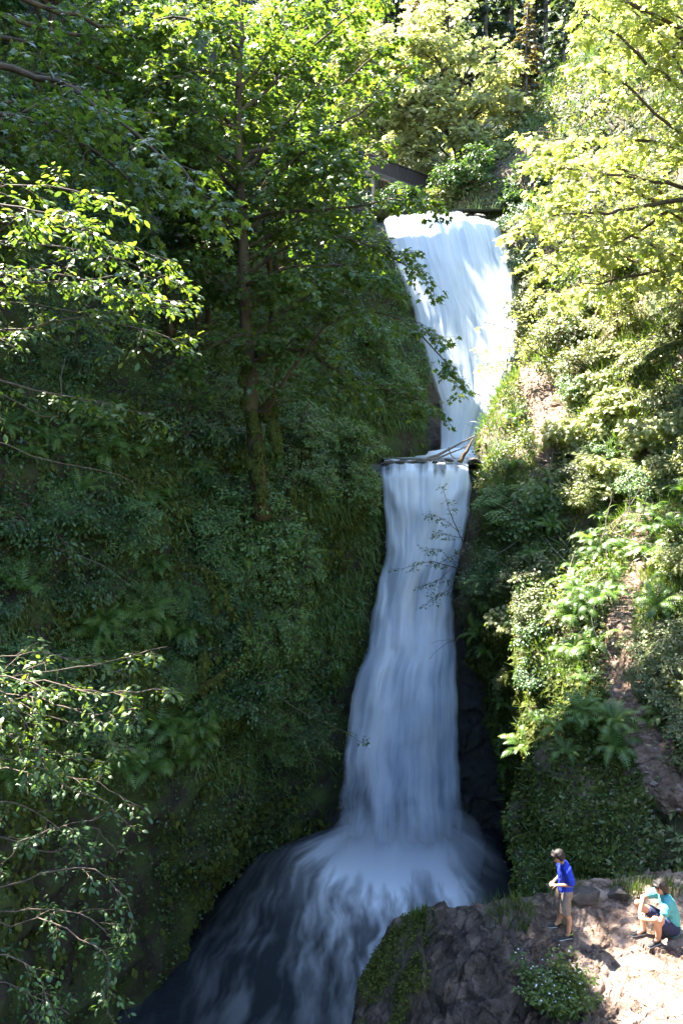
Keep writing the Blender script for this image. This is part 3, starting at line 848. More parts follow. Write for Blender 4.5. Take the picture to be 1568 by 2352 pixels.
def patchy(seed, sc, lo, hi, floor=0.05):
    def f(c, nr):
        return np.clip((fbm(c * sc, 3, seed) - lo) / (hi - lo), floor, 1)
    return f

PATH = [(1205, 850, 24), (1232, 890, 46), (1256, 940, 50), (1262, 990, 42), (1258, 1030, 28), (1250, 1060, 18)]
PATH2 = [(1478, 1150, 18), (1470, 1220, 26), (1462, 1300, 28), (1450, 1360, 28), (1425, 1420, 36), (1420, 1480, 46), (1428, 1545, 52), (1432, 1610, 50), (1455, 1660, 48), (1495, 1720, 56), (1530, 1790, 64), (1580, 1870, 80)]
def off_path(c):
    u, v, zf = proj(c)
    m = np.ones(len(c))
    for pl in (PATH, PATH2):
        for i in range(len(pl) - 1):
            a, b = np.array(pl[i][:2], float), np.array(pl[i + 1][:2], float)
            e = b - a
            t = np.clip(((u - a[0]) * e[0] + (v - a[1]) * e[1]) / (e @ e), 0, 1)
            dd = np.hypot(u - a[0] - t * e[0], v - a[1] - t * e[1])
            w = pl[i][2] * (1 - t) + pl[i + 1][2] * t
            m = np.where(dd < w * 0.75, 0.04, m)
    return m
def boulder(c, lo):
    u, v, zf = proj(c)
    return np.where((v > 1560) & (u < 1500) | (v > 1400) & (u < 1200), lo, 1.0)
def darkfoot(c):  # leaves thinned so the dark bank stands in for shade at the foot
    u, v, zf = proj(c)
    return np.where((u < 360) & (v > 1850), 0.12, 1.0)
def rockless(c, nr):            # bare wet rock next to the water
    u, v, zf = proj(c)
    near = np.zeros(len(c))
    for rows in (LO,):
        rw = np.array(rows, float)
        uR = np.interp(v, rw[:, 0], rw[:, 2]); uL = np.interp(v, rw[:, 0], rw[:, 1])
        k = (v > 1040) & (v < 2000) & (c[:, 1] > 24)
        k2 = np.clip((v - 1150) / 500, 0, 1)
        near = np.where(k & (np.abs(u - uR) < 20 + 60 * k2), 1, near); near = np.where(k & (np.abs(u - uL) < 15 + 35 * k2), 1, near)
    alcove = (u > 860) & (u < 1000) & (v > 975) & (v < 1052) & (c[:, 1] > 29)
    under = (c[:, 2] < ZP + 0.3)
    return np.where((near > 0) | alcove | under, 0.06, 1.0)

def nearfall(c):
    u, v, zf = proj(c)
    return np.clip((u - 420) / 260, 0.10, 1) * (v > 620) * (v < 1800)
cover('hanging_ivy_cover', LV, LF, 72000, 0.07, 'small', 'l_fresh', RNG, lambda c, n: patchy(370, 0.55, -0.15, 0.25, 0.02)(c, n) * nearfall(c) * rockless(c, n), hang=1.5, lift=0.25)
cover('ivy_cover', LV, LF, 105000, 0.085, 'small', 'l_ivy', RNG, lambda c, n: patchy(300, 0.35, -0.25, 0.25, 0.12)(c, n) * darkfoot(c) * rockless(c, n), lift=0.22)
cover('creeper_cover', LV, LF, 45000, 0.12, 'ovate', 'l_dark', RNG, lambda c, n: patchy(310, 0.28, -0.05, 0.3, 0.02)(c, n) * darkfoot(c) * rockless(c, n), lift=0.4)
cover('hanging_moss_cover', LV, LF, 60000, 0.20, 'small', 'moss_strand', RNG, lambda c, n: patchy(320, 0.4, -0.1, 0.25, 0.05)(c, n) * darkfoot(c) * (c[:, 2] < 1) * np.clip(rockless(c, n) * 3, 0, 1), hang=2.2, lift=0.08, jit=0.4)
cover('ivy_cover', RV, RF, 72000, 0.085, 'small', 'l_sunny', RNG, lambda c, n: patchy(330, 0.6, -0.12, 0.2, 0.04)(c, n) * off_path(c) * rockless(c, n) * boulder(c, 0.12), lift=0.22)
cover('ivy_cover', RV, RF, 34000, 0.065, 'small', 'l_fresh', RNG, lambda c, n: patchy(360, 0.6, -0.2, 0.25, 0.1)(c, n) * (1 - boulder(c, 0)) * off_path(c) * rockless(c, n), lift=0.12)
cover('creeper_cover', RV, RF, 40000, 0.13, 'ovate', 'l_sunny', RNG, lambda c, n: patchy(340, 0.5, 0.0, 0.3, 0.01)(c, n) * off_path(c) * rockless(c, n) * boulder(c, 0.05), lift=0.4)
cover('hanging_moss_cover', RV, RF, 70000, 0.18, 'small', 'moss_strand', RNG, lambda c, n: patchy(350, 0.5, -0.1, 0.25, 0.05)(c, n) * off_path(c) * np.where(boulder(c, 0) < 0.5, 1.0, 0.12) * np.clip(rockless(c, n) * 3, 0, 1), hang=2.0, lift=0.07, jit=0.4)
cover('hanging_grass', LV, LF, 26000, 0.42, 'blade', 'l_fresh', RNG, lambda c, n: patchy(390, 0.5, -0.1, 0.25, 0.03)(c, n) * nearfall(c) * rockless(c, n), hang=1.8, lift=0.15)
cover('slope_grass', RV, RF, 42000, 0.42, 'blade', 'grass', RNG, lambda c, n: patchy(394, 0.6, -0.1, 0.25, 0.06)(c, n) * boulder(c, 0.15) * off_path(c) * rockless(c, n), hang=-0.7, lift=0.05)
cover('slope_litter', RV, RF, 14000, 0.10, 'ovate', 'l_brown', RNG, lambda c, n: patchy(398, 0.6, 0.0, 0.3, 0.1)(c, n) * boulder(c, 0.2), hang=0.1, lift=0.05)
def lowleft(c):
    return np.where(c[:, 2] < ZP + 5, 1.0, 0.15)
cover('boulder_moss_cover', RV, RF, 42000, 0.13, 'small', 'moss_strand', RNG, lambda c, n: (1 - boulder(c, 0)) * off_path(c) * rockless(c, n) * patchy(380, 0.8, -0.35, 0.1, 0.1)(c, n), hang=1.6, lift=0.08, jit=0.4)
cover('undergrowth', HV, HF, 30000, 0.30, 'ovate', 'l_sunny', RNG, None, lift=0.8, hang=0.2)
# moss tufts on the ledge's water side
km = mossf.ravel()
cover('moss_cover', KVf, KF, 26000, 0.055, 'small', 'moss_strand', RNG, lambda c, n: np.clip(km[KF[:, 0]] - 0.25, 0, 1) * (c[:, 2] > -13), hang=0.6, lift=0.04)

# the footpaths trodden into the slope, draped on it
def drape(name, pl, which, lift=0.07):
    c = np.array(pl, float)
    n = len(c) * 22
    t = np.linspace(0, len(c) - 1, n)
    u = np.interp(t, range(len(c)), c[:, 0]); v = np.interp(t, range(len(c)), c[:, 1]); w = np.interp(t, range(len(c)), c[:, 2])
    m = 15
    rows = []
    for i in range(n):
        j = 6 * float(vnoise(np.array([i * 0.25, 0.3, 0.7]), 400))
        k = 1 + 0.3 * float(vnoise(np.array([i * 0.18, 5.3, 0.7]), 401))
        row = []
        for s in np.linspace(-1, 1, m):
            h = hit(u[i] + j + s * w[i] * k, v[i], which)
            if h is None: row = None; break
            row.append(h[0] + h[1] * (lift * (1 - abs(s) ** 3) - 0.03 * abs(s) ** 3))
        if row: rows.append(row)
    p = np.array(rows)
    step = np.abs(np.sin(np.linspace(0, len(rows) * 0.55, len(rows))))[:, None] ** 2
    p[..., 2] += 0.06 * step * (np.abs(np.linspace(-1, 1, m)) < 0.9)
    p += 0.05 * fbm(p * 5, 3, 402)[..., None]
    p += (0.06 * (voro(p * 5, 405)[2] - 0.5))[..., None] * np.array([.4, .4, 1])
    return link(name, mesh_np(name, p.reshape(-1, 3), [grid_faces(len(rows), m)], M['soil'], False), None, kind='structure')
drape('footpath', PATH, ('right',))
path2 = drape('footpath', PATH2, ('right',))
# loose stones lying on the trail
M['stone'] = noise_mat('stone', [(0.3, (0.10, 0.075, 0.06)), (0.7, (0.30, 0.235, 0.20))], scale=6, bump=0.5, bscale=20, bdist=0.02)
def stone_mesh(seed, flat=0.6, sub=2):
    bm = bmesh.new(); bmesh.ops.create_icosphere(bm, subdivisions=sub, radius=1)
    co = np.array([v.co[:] for v in bm.verts])
    k = 1 + 0.30 * fbm(co * 1.2, 3, seed) + 0.3 * (voro(co * 1.1, seed)[0] - 0.5)
    for v, s in zip(bm.verts, k): v.co = Vector((v.co.x * s, v.co.y * s * 0.85, v.co.z * s * flat))
    rg = np.random.default_rng(seed)
    pn = [(unit(rg.normal(0, 1, 3)), rg.uniform(.5, .8)) for _ in range(11)]
    for v in bm.verts:
        q = np.array(v.co)
        for n_, o_ in pn:
            k = q @ n_
            if k > o_ * (flat if abs(n_[2]) > .7 else 1): q = q - n_ * (k - o_ * (flat if abs(n_[2]) > .7 else 1))
        v.co = Vector(q)
    me = bpy.data.meshes.new('stone'); bm.to_mesh(me); bm.free(); me.materials.append(M['stone'])
    return me
stones = [stone_mesh(500 + i) for i in range(4)]
for i in range(120):
    k = R.uniform(3, len(PATH2) - 1.01); a = int(k); f = k - a
    c = [PATH2[a][j] * (1 - f) + PATH2[a + 1][j] * f for j in range(3)]
    h = hit(c[0] + R.uniform(-1, 1) * c[2] * 0.95, c[1], ('right',))
    if h is None: continue
    o = link('stone', stones[i % 4], path2)
    s = R.uniform(0.04, 0.10)
    o.location = h[0] + h[1] * 0.08; o.scale = (s, s, s); o.rotation_euler = (R.uniform(-.4, .4), R.uniform(-.4, .4), R.uniform(0, 6))

# ------------------------------------------------------------------ trees
def px(*a): return pts(*a)
T = Tree(1)
trunk = T.limb(px((602, 1190, 22.7), (592, 1110, 22.4), (586, 1010, 22.2), (578, 900, 22.1), (572, 820, 22.1), (563, 700, 22), (560, 600, 22), (557, 500, 22), (550, 400, 22), (546, 300, 22), (548, 200, 22), (553, 100, 22), (556, 10, 22), (560, -120, 22)), 0.25, 0.03, 44, 0.03)
LM = [((576, 500, 22), (660, 485, 21.5), (760, 480, 21), (880, 462, 20.5), (985, 446, 20.2)), ((592, 945, 22), (622, 935, 21.6), (640, 830, 21.3), (700, 750, 21), (800, 690, 20.7)),
      ((600, 940, 22), (650, 880, 21.5), (760, 740, 21), (900, 730, 20.5), (1050, 850, 20.2)), ((560, 560, 22), (500, 480, 21.5), (430, 420, 21), (370, 340, 20.5)),
      ((553, 400, 22), (640, 300, 22.5), (720, 200, 23), (820, 90, 23.5)), ((548, 300, 22), (470, 220, 21.5), (400, 150, 21)), ((562, 640, 22), (680, 560, 21.4), (800, 545, 21), (950, 620, 20.6)),
      ((548, 220, 22), (610, 130, 22), (700, 20, 22)), ((550, 150, 22), (500, 60, 22), (440, -20, 22)), ((573, 830, 22), (680, 800, 21.5), (800, 860, 21.2), (960, 920, 21)),
      ((570, 760, 22), (500, 790, 21.4), (420, 850, 21)), ((552, 350, 22), (700, 320, 22), (840, 250, 22.4), (910, 180, 22.6)), ((548, 260, 22), (650, 170, 23), (770, 60, 23.6), (880, -30, 24)),
      ((560, 600, 22), (640, 540, 23), (740, 420, 23.6), (810, 380, 24)), ((555, 450, 22), (480, 380, 23), (400, 300, 23.5)), ((556, 480, 22), (640, 400, 21), (720, 340, 20.6), (790, 390, 20.4)),
      ((570, 780, 22), (650, 720, 22), (760, 640, 22.4), (880, 560, 22.6)), ((565, 700, 22), (500, 640, 21.6), (430, 600, 21.2)),
      ((551, 380, 22), (680, 260, 24), (800, 180, 25), (900, 90, 25.6)), ((550, 180, 22), (640, 100, 24), (720, 60, 24.6), (850, 0, 25.4)), ((562, 660, 22), (650, 620, 21), (760, 610, 20.4), (860, 640, 20)),
      ((548, 300, 22), (480, 270, 20.8), (420, 260, 19.8), (370, 330, 20.2)), ((550, 200, 22), (470, 160, 20.8), (400, 180, 20), (330, 220, 21)), ((552, 400, 22), (480, 350, 20.8), (420, 340, 20), (350, 420, 20)), ((553, 110, 22), (480, 60, 21), (400, 40, 20.2), (320, 70, 21.4))]
for l in LM:
    q = T.limb(px(*l), 0.055, 0.012, 14, 0.04)
    T.sprays(q, 17, 1.5, 0.155, nt=5, nl=8, droop=0.3)
for k in range(12):
    i = R.randint(14, 29); d = unit(np.array([R.uniform(-1, 1), R.uniform(-0.3, 1), 0.35])); l = R.uniform(2, 4)
    q = T.limb([trunk[i], trunk[i] + d * l * .5 + [0, 0, .2], trunk[i] + d * l + [0, 0, -0.1]], 0.04, 0.01, 10)
    T.sprays(q, 12, 1.4, 0.155, nt=5, nl=8)
maple = thing('maple_tree', 'tall slender maple with a moss-lumped trunk, leaning over the mossy cliff beside the falls', 'tree', None, trunk[0])
T.build(maple, 'maple', 'maple', 'bark', 'twig', single=300)
# moss lumps on its trunk
def moss_lump(parent, c, r, seed, stretch=1.4):
    bm = bmesh.new(); bmesh.ops.create_icosphere(bm, subdivisions=3, radius=1)
    co = np.array([v.co[:] for v in bm.verts]); k = 1 + 0.35 * fbm(co * 1.8, 3, seed) + 0.12 * fbm(co * 7, 2, seed + 1)
    for v, s in zip(bm.verts, k): v.co = Vector((v.co.x * r * s, v.co.y * r * s, v.co.z * r * s * stretch))
    me = bpy.data.meshes.new('moss_clump'); bm.to_mesh(me); bm.free(); me.materials.append(M['moss'])
    for p_ in me.polygons: p_.use_smooth = True
    o = link('moss_clump', me, parent); o.location = Vector(c) - (parent.location if parent else Vector())
    g_ = np.random.default_rng(seed); n_ = 420
    d_ = unit(g_.normal(0, 1, (n_, 3)))
    v_, f_ = leaf_array(d_ * r * 1.02 * np.array([1, 1, stretch]), unit(d_ * .35 + g_.normal(0, .25, (n_, 3)) + [0, 0, -1.0]), d_, g_.uniform(.05, .13, n_), 'small')
    link('moss_strands', mesh_np('moss_strands', v_, f_, M['moss_strand']), o, kind='stuff')
    return o
for i, (u, v, r) in enumerate(((556, 805, .17), (602, 812, .17), (570, 845, .15), (560, 870, .14), (612, 945, .17), (580, 955, .17), (594, 1035, .19), (600, 1130, .17), (574, 1060, .12), (584, 985, .16), (628, 940, .13), (566, 920, .15), (590, 1085, .15))):
    moss_lump(maple, P(u, v, 22.05), r, 600 + i, R.uniform(1.1, 2.0))
o = thing('hanging_moss', 'pale olive bag of moss dangling beside the mossy maple trunk', 'moss', None, P(630, 990, 21.8))
for i, (u, v, r) in enumerate(((628, 985, .17), (634, 1005, .15), (638, 1022, .11))): moss_lump(o, P(u, v, 21.8), r, 640 + i, 1.5)

def ell_tree(name, label, group, base, top, cen, rad, nlimb, seed, lmat, kind='maple', size=0.22, r0=0.25, nsub=12, sublen=1.8, nt=5, nl=6, single=0, wood='bark', droop=0.25, extra=None):
    t = Tree(seed); r = t.r
    tr = t.limb([base, base + (top - base) * .35 + r.normal(0, .3, 3), base + (top - base) * .7 + r.normal(0, .3, 3), top], r0, r0 * .15, 16)
    for k in range(nlimb):
        while True:
            d = r.normal(0, 1, 3); d /= np.linalg.norm(d)
            if d[2] > -0.75: break
        tip = cen + d * rad * r.uniform(0.55, 0.98)
        j = int(np.clip((tip[2] - base[2]) / max(1e-3, top[2] - base[2]) * 16 - r.uniform(2, 5), 3, 14))
        mid = tr[j] * .5 + tip * .5 + np.array([0, 0, 0.06 * np.linalg.norm(tip - tr[j])])
        q = t.limb([tr[j], mid, tip], r0 * 0.28, 0.012, 10, 0.06)
        t.sprays(q, nsub, sublen, size, nt=nt, nl=nl, t0=0.3, droop=droop)
    for e in (extra or ()):
        q = t.limb(e, r0 * .22, 0.012, 14, 0.05); t.sprays(q, nsub + 6, sublen, size, nt=nt, nl=nl, t0=0.2, droop=droop)
    o = thing(name, label, 'tree', group, base)
    t.build(o, kind, lmat, wood, 'twig', single=single)
    return o

# bright maple at the photograph's right edge: trunk rises outside the frame
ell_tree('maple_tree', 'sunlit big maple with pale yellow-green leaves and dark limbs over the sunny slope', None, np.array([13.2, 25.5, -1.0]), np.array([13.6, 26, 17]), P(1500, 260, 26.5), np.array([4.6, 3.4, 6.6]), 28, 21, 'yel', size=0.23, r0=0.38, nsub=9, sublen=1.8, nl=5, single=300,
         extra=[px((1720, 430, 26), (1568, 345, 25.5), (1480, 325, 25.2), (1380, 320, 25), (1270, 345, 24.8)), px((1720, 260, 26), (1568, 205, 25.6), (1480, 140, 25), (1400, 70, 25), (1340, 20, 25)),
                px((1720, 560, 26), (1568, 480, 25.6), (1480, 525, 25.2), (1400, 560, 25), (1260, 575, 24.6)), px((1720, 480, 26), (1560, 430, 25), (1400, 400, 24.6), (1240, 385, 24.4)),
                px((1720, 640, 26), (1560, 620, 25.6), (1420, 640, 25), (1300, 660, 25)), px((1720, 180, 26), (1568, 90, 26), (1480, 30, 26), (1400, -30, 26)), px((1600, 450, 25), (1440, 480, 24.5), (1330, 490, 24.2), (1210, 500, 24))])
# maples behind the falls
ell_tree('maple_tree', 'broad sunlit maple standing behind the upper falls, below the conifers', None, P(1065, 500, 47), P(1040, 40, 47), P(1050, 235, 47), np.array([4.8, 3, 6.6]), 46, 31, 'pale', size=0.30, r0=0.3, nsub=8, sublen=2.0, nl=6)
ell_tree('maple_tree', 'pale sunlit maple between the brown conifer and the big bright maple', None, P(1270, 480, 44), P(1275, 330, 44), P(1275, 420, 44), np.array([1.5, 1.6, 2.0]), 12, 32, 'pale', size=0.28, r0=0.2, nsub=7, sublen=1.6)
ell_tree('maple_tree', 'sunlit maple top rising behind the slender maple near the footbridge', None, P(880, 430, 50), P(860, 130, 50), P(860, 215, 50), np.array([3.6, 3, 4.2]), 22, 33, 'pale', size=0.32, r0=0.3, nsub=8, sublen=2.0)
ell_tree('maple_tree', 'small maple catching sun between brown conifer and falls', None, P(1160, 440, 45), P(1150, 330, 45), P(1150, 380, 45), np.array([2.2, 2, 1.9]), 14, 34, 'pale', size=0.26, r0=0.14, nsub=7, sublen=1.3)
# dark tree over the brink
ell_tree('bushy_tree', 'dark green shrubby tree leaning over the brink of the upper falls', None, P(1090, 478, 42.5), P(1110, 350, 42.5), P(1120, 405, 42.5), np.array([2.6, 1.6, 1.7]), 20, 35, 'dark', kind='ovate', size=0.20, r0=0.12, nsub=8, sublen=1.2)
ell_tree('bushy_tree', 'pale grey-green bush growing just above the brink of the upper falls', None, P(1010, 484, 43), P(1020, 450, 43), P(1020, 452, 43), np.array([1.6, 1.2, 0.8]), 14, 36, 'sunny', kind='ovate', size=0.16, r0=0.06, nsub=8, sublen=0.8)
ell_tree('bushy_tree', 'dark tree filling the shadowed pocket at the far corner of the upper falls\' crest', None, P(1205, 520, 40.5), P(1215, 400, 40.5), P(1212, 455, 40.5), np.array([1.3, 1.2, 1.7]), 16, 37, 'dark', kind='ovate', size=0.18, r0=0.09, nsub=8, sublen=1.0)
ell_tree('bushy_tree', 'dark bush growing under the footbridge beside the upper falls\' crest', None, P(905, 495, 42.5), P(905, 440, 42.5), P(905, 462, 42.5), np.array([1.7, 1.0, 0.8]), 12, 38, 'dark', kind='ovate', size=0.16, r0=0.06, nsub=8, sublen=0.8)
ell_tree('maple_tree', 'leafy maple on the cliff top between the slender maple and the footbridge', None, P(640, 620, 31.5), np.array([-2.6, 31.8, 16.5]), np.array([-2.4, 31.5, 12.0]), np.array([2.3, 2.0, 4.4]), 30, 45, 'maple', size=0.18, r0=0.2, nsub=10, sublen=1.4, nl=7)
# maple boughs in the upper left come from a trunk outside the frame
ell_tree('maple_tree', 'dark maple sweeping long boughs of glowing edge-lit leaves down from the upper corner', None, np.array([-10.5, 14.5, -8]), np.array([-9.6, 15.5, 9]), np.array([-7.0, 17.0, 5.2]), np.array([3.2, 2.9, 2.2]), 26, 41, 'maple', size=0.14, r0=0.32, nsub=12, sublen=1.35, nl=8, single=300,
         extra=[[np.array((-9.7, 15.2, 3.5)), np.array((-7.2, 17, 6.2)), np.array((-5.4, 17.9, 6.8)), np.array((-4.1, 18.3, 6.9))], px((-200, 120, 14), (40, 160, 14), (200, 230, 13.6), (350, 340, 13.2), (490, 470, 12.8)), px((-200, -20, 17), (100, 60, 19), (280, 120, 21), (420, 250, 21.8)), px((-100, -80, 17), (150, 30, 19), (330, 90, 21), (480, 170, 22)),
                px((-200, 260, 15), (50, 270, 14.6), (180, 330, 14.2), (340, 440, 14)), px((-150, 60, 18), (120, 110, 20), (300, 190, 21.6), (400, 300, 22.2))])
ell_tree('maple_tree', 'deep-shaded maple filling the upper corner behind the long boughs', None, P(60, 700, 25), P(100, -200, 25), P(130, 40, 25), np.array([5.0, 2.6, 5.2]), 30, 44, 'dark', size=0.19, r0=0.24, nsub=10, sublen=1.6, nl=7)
# slim saplings behind the maple trunk
for i, (u0, v0, u1, v1, y, lb) in enumerate(((455, 760, 452, 470, 24.5, 'slim bare-stemmed sapling close to the slender maple, on its shaded uphill side'), (478, 770, 468, 500, 25, 'crooked thin sapling with a kinked stem just uphill of the slender maple'), (395, 770, 400, 480, 24.5, 'thin straight sapling farthest from the falls among the stems behind the slender maple'), (620, 760, 600, 430, 24.6, 'thin stem rising right behind the slender maple trunk, on its waterfall side'))):
    t = Tree(60 + i)
    a, b = P(u0, v0, y), P(u1, v1, y)
    tr = t.limb([a, a * .6 + b * .4 + t.r.normal(0, .12, 3), a * .3 + b * .7 + t.r.normal(0, .12, 3), b], 0.09, 0.05, 14, 0.04)
    for k in range(7):
        j = t.r.integers(5, 14); d = unit(np.array([t.r.uniform(-1, 1), t.r.uniform(-1, .3), .3]))
        q = t.limb([tr[j], tr[j] + d * 0.8, tr[j] + d * 1.7], 0.025, 0.008, 8); t.sprays(q, 8, 1.0, 0.17, nt=4, nl=6)
    o = thing('sapling', lb, 'tree', 'thin stems behind the slender maple', a)
    t.build(o, 'maple', 'dark', 'bark', 'twig', single=0)

# conifers
def conifer_parts(h, seed, wide=0.2, nb=120, bare=0.15):
    r = np.random.default_rng(seed)
    tr = np.stack([r.normal(0, .03, 12).cumsum(), r.normal(0, .03, 12).cumsum(), np.linspace(-0.5, h, 12)], -1)
    v, f = tubes([(tr, np.linspace(h * 0.016, 0.02, 12))], 8)
    trunk_me = mesh_np('trunk', v, f, M['grey_bark'], True)
    tw, LP, LA, LN, LS = [], [], [], [], []
    for k in range(nb):
        z = h * (bare + (1 - bare) * (k + r.uniform()) / nb)
        L_ = wide * h * (1 - z / h) ** 0.75 * r.uniform(0.6, 1.15) + 0.25
        an = r.uniform(0, 6.283)
        d = np.array([math.cos(an), math.sin(an), 0])
        s = np.linspace(0, 1, 6)[:, None]
        b = np.array([0, 0, z]) + d * L_ * s + np.array([0, 0, 1.0]) * (0.12 * L_ * s - 0.42 * L_ * s ** 2 + 0.1 * L_ * s ** 3)
        tw.append((b, np.linspace(0.03, 0.008, 6)))
        n = int(16 * L_ + 10)
        t = r.uniform(0.12, 1, n) * 5; i = np.clip(t.astype(int), 0, 4); q = b[i] + (b[i + 1] - b[i]) * (t - i)[:, None]
        tan = unit(b[i + 1] - b[i]); lat = unit(np.cross(tan, [0, 0, 1])) * np.where(r.uniform(size=n) > .5, 1, -1)[:, None]
        LP.append(q); LA.append(unit(tan * .6 + lat * r.uniform(.3, 1, (n, 1)) + r.normal(0, .2, (n, 3)) + [0, 0, -.45])); LN.append(unit(np.array([0, 0, 1]) + r.normal(0, .3, (n, 3)))); LS.append(r.uniform(.25, .55, n) * (0.5 + 0.5 * np.clip(L_ / 2, .3, 1)))
    v, f = tubes(tw, 3)
    br = mesh_np('branches', v, f, M['grey_bark'], True)
    v, f = leaf_array(np.concatenate(LP), np.concatenate(LA), np.concatenate(LN), np.concatenate(LS), 'small')
    return trunk_me, br, (v, f)
CON = []
for sd_, w_ in ((1, .17), (2, .2), (3, .15)):
    a, b, (v, f) = conifer_parts(20, 700 + sd_, w_, 170)
    CON.append((a, b, mesh_np('crown', v, f, M['l_con']), mesh_np('crown', v, f, M['l_brown'])))
def hill_z(x, y):
    loc, nr, i, d = BV['hill'].ray_cast(Vector((x, y, 200)), Vector((0, 0, -1)), 400)
    return loc.z if loc is not None else 10
def conifer(u, v_top, y, h, k, label, group, brown=False):
    top = P(u, v_top, y)
    o = thing('conifer', label, 'tree', group, (top[0], y, top[2] - h))
    s = h / 20
    a, b, c, d = CON[k]
    o.scale = (s, s, s); o.rotation_euler = (0, 0, R.uniform(0, 6))
    link('trunk', a, o); link('branches', b, o, kind='stuff'); link('crown', d if brown else c, o, kind='stuff')
conifer(1212, 5, 47, 14, 1, 'thin brownish conifer with dead grey lower branches behind the sunlit maples', None, True)
conifer(1300, -60, 54, 16, 1, 'dark conifer directly behind the brownish one', None)
conifer(962, -40, 60, 16, 2, 'grey-green conifer in the gap between the sunlit maples above the falls', None, True)
g = 'dark conifers on the hill behind the trees'
lbl = 'dark conifer in the unbroken row on the shaded hill behind the maples'
for (u, v, y, h, k) in ((1030, -260, 68, 26, 0), (1120, -240, 66, 26, 1), (1180, -300, 72, 30, 2), (1260, -280, 70, 28, 0), (1360, -300, 64, 30, 1), (1450, -300, 60, 28, 2), (1560, -300, 56, 28, 0), (900, -300, 70, 28, 1), (820, -250, 66, 26, 2),
                        (740, -150, 58, 24, 0), (660, -100, 54, 22, 1), (610, 60, 60, 20, 2), (500, 20, 52, 22, 0), (430, -160, 46, 22, 1), (350, 0, 50, 22, 2), (270, -120, 44, 22, 0), (180, -160, 40, 22, 1), (90, -200, 38, 22, 2), (0, -200, 36, 22, 0), (540, -180, 66, 26, 1), (390, -250, 60, 26, 0), (230, -300, 56, 26, 2), (-90, -250, 34, 22, 1), (690, 60, 48, 15, 1), (320, 180, 44, 17, 2), (200, 120, 40, 18, 0), (60, 120, 36, 18, 1)):
    conifer(u, v, y, h, k, 'dark conifer ' + ('behind the gap over the upper falls' if 850 < u < 1200 else 'behind the brownish conifer' if 1200 < u < 1400 else 'behind the big bright maple' if u > 1400 else 'behind the crown of the slender maple, waterfall side' if u > 600 else 'behind the crown of the slender maple, uphill side' if u > 330 else 'behind the long edge-lit maple boughs'), g)

for i, (x, y, zb, h) in enumerate(((-13.5, 15.5, 0, 15), (-14, 19.5, 2, 19), (-14.3, 22, 3, 26), (-14.8, 24.5, 3, 26), (-15.2, 27, 4, 25), (-15.8, 30, 5, 27), (-18, 23, 4, 29), (-16.5, 19.5, 3, 19), (-18.5, 26.5, 5, 30), (-19, 31, 6, 27), (-15, 9, 2, 20), (-14.5, 5, 0, 22), (-14, 0, -2, 24), (-15, -5, 0, 24), (-14, -10, 0, 24), (-9, -8, -12, 26), (-10.5, -3, -12, 24), (-4, -14, -12, 28), (3, -17, -12, 28), (10, -12, -10, 26))):  # all out of view, added to shade the near boughs, bushes and cliff
    o = thing('conifer', 'dark conifer on the cliff top, out of view, added to shade the near boughs' if y > 10 else 'dark conifer of the forest around the viewpoint, outside the picture', 'tree', g, (x, y, zb))
    o.scale = (h / 20 * 1.3, h / 20 * 1.3, h / 20); o.rotation_euler = (0, 0, i * 1.3)
    a_, b_, c_, d_ = CON[i % 3]
    link('trunk', a_, o); link('branches', b_, o, kind='stuff'); link('crown', c_, o, kind='stuff')

# ------------------------------------------------------------------ shrubs on the banks
def shrub_proto(seed, size, lmat, kind, nst=9, leafy=1.0, r=1.0):
    t = Tree(seed); g = t.r
    for k in range(nst):
        an = g.uniform(0, 6.283); e = g.uniform(0.35, 1.4)
        d = np.array([math.cos(an) * math.cos(e), math.sin(an) * math.cos(e), math.sin(e)])
        q = t.limb([np.zeros(3), d * r * .55 + [0, 0, .1 * r], d * r + [0, 0, -.05 * r]], 0.018 * r, 0.006, 8, 0.03)
        t.sprays(q, int(9 * leafy), 0.55 * r, size, nt=4, nl=6, r0=0.006, droop=0.25)
    v, f = tubes(t.limbs + t.twigs, 4)
    stem = mesh_np('stems', v, f, M['twig'], True)
    p = np.concatenate([a[0] for a in t.L]); ax = np.concatenate([a[1] for a in t.L]); nr = np.concatenate([a[2] for a in t.L]); sz = np.concatenate([a[3] for a in t.L])
    v, f = leaf_array(p, ax, nr, sz, kind)
    return stem, mesh_np('foliage', v, f, M['l_' + lmat])
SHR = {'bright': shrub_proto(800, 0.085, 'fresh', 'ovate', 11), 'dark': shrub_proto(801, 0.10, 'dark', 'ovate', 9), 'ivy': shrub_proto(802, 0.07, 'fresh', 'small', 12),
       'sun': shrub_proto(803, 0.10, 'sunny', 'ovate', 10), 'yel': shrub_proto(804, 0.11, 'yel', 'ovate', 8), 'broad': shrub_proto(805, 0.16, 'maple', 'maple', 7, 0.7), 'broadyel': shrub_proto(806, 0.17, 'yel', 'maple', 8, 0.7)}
def shrub(u, v, s, k, label, group=None, which=('left', 'right', 'hill', 'ledge'), name='shrub', off=0.0, squash=1.0):
    h = hit(u, v, which)
    if h is None: return
    c = h[0] + h[1] * off
    o = thing(name, label, 'shrub', group, c)
    st, fo = SHR[k]
    link('stems', st, o, kind='stuff'); link('foliage', fo, o, kind='stuff')
    o.scale = (s, s, s * squash)
    n = Vector(h[1]) * 0.6 + Vector((0, 0, 0.6))
    o.rotation_euler = (n.to_track_quat('Z', 'Y') @ Vector((0, 0, 1)).rotation_difference(Vector((0, 0, 1)))).to_euler()
    o.rotation_euler.rotate_axis('Z', R.uniform(0, 6.28))
    return o
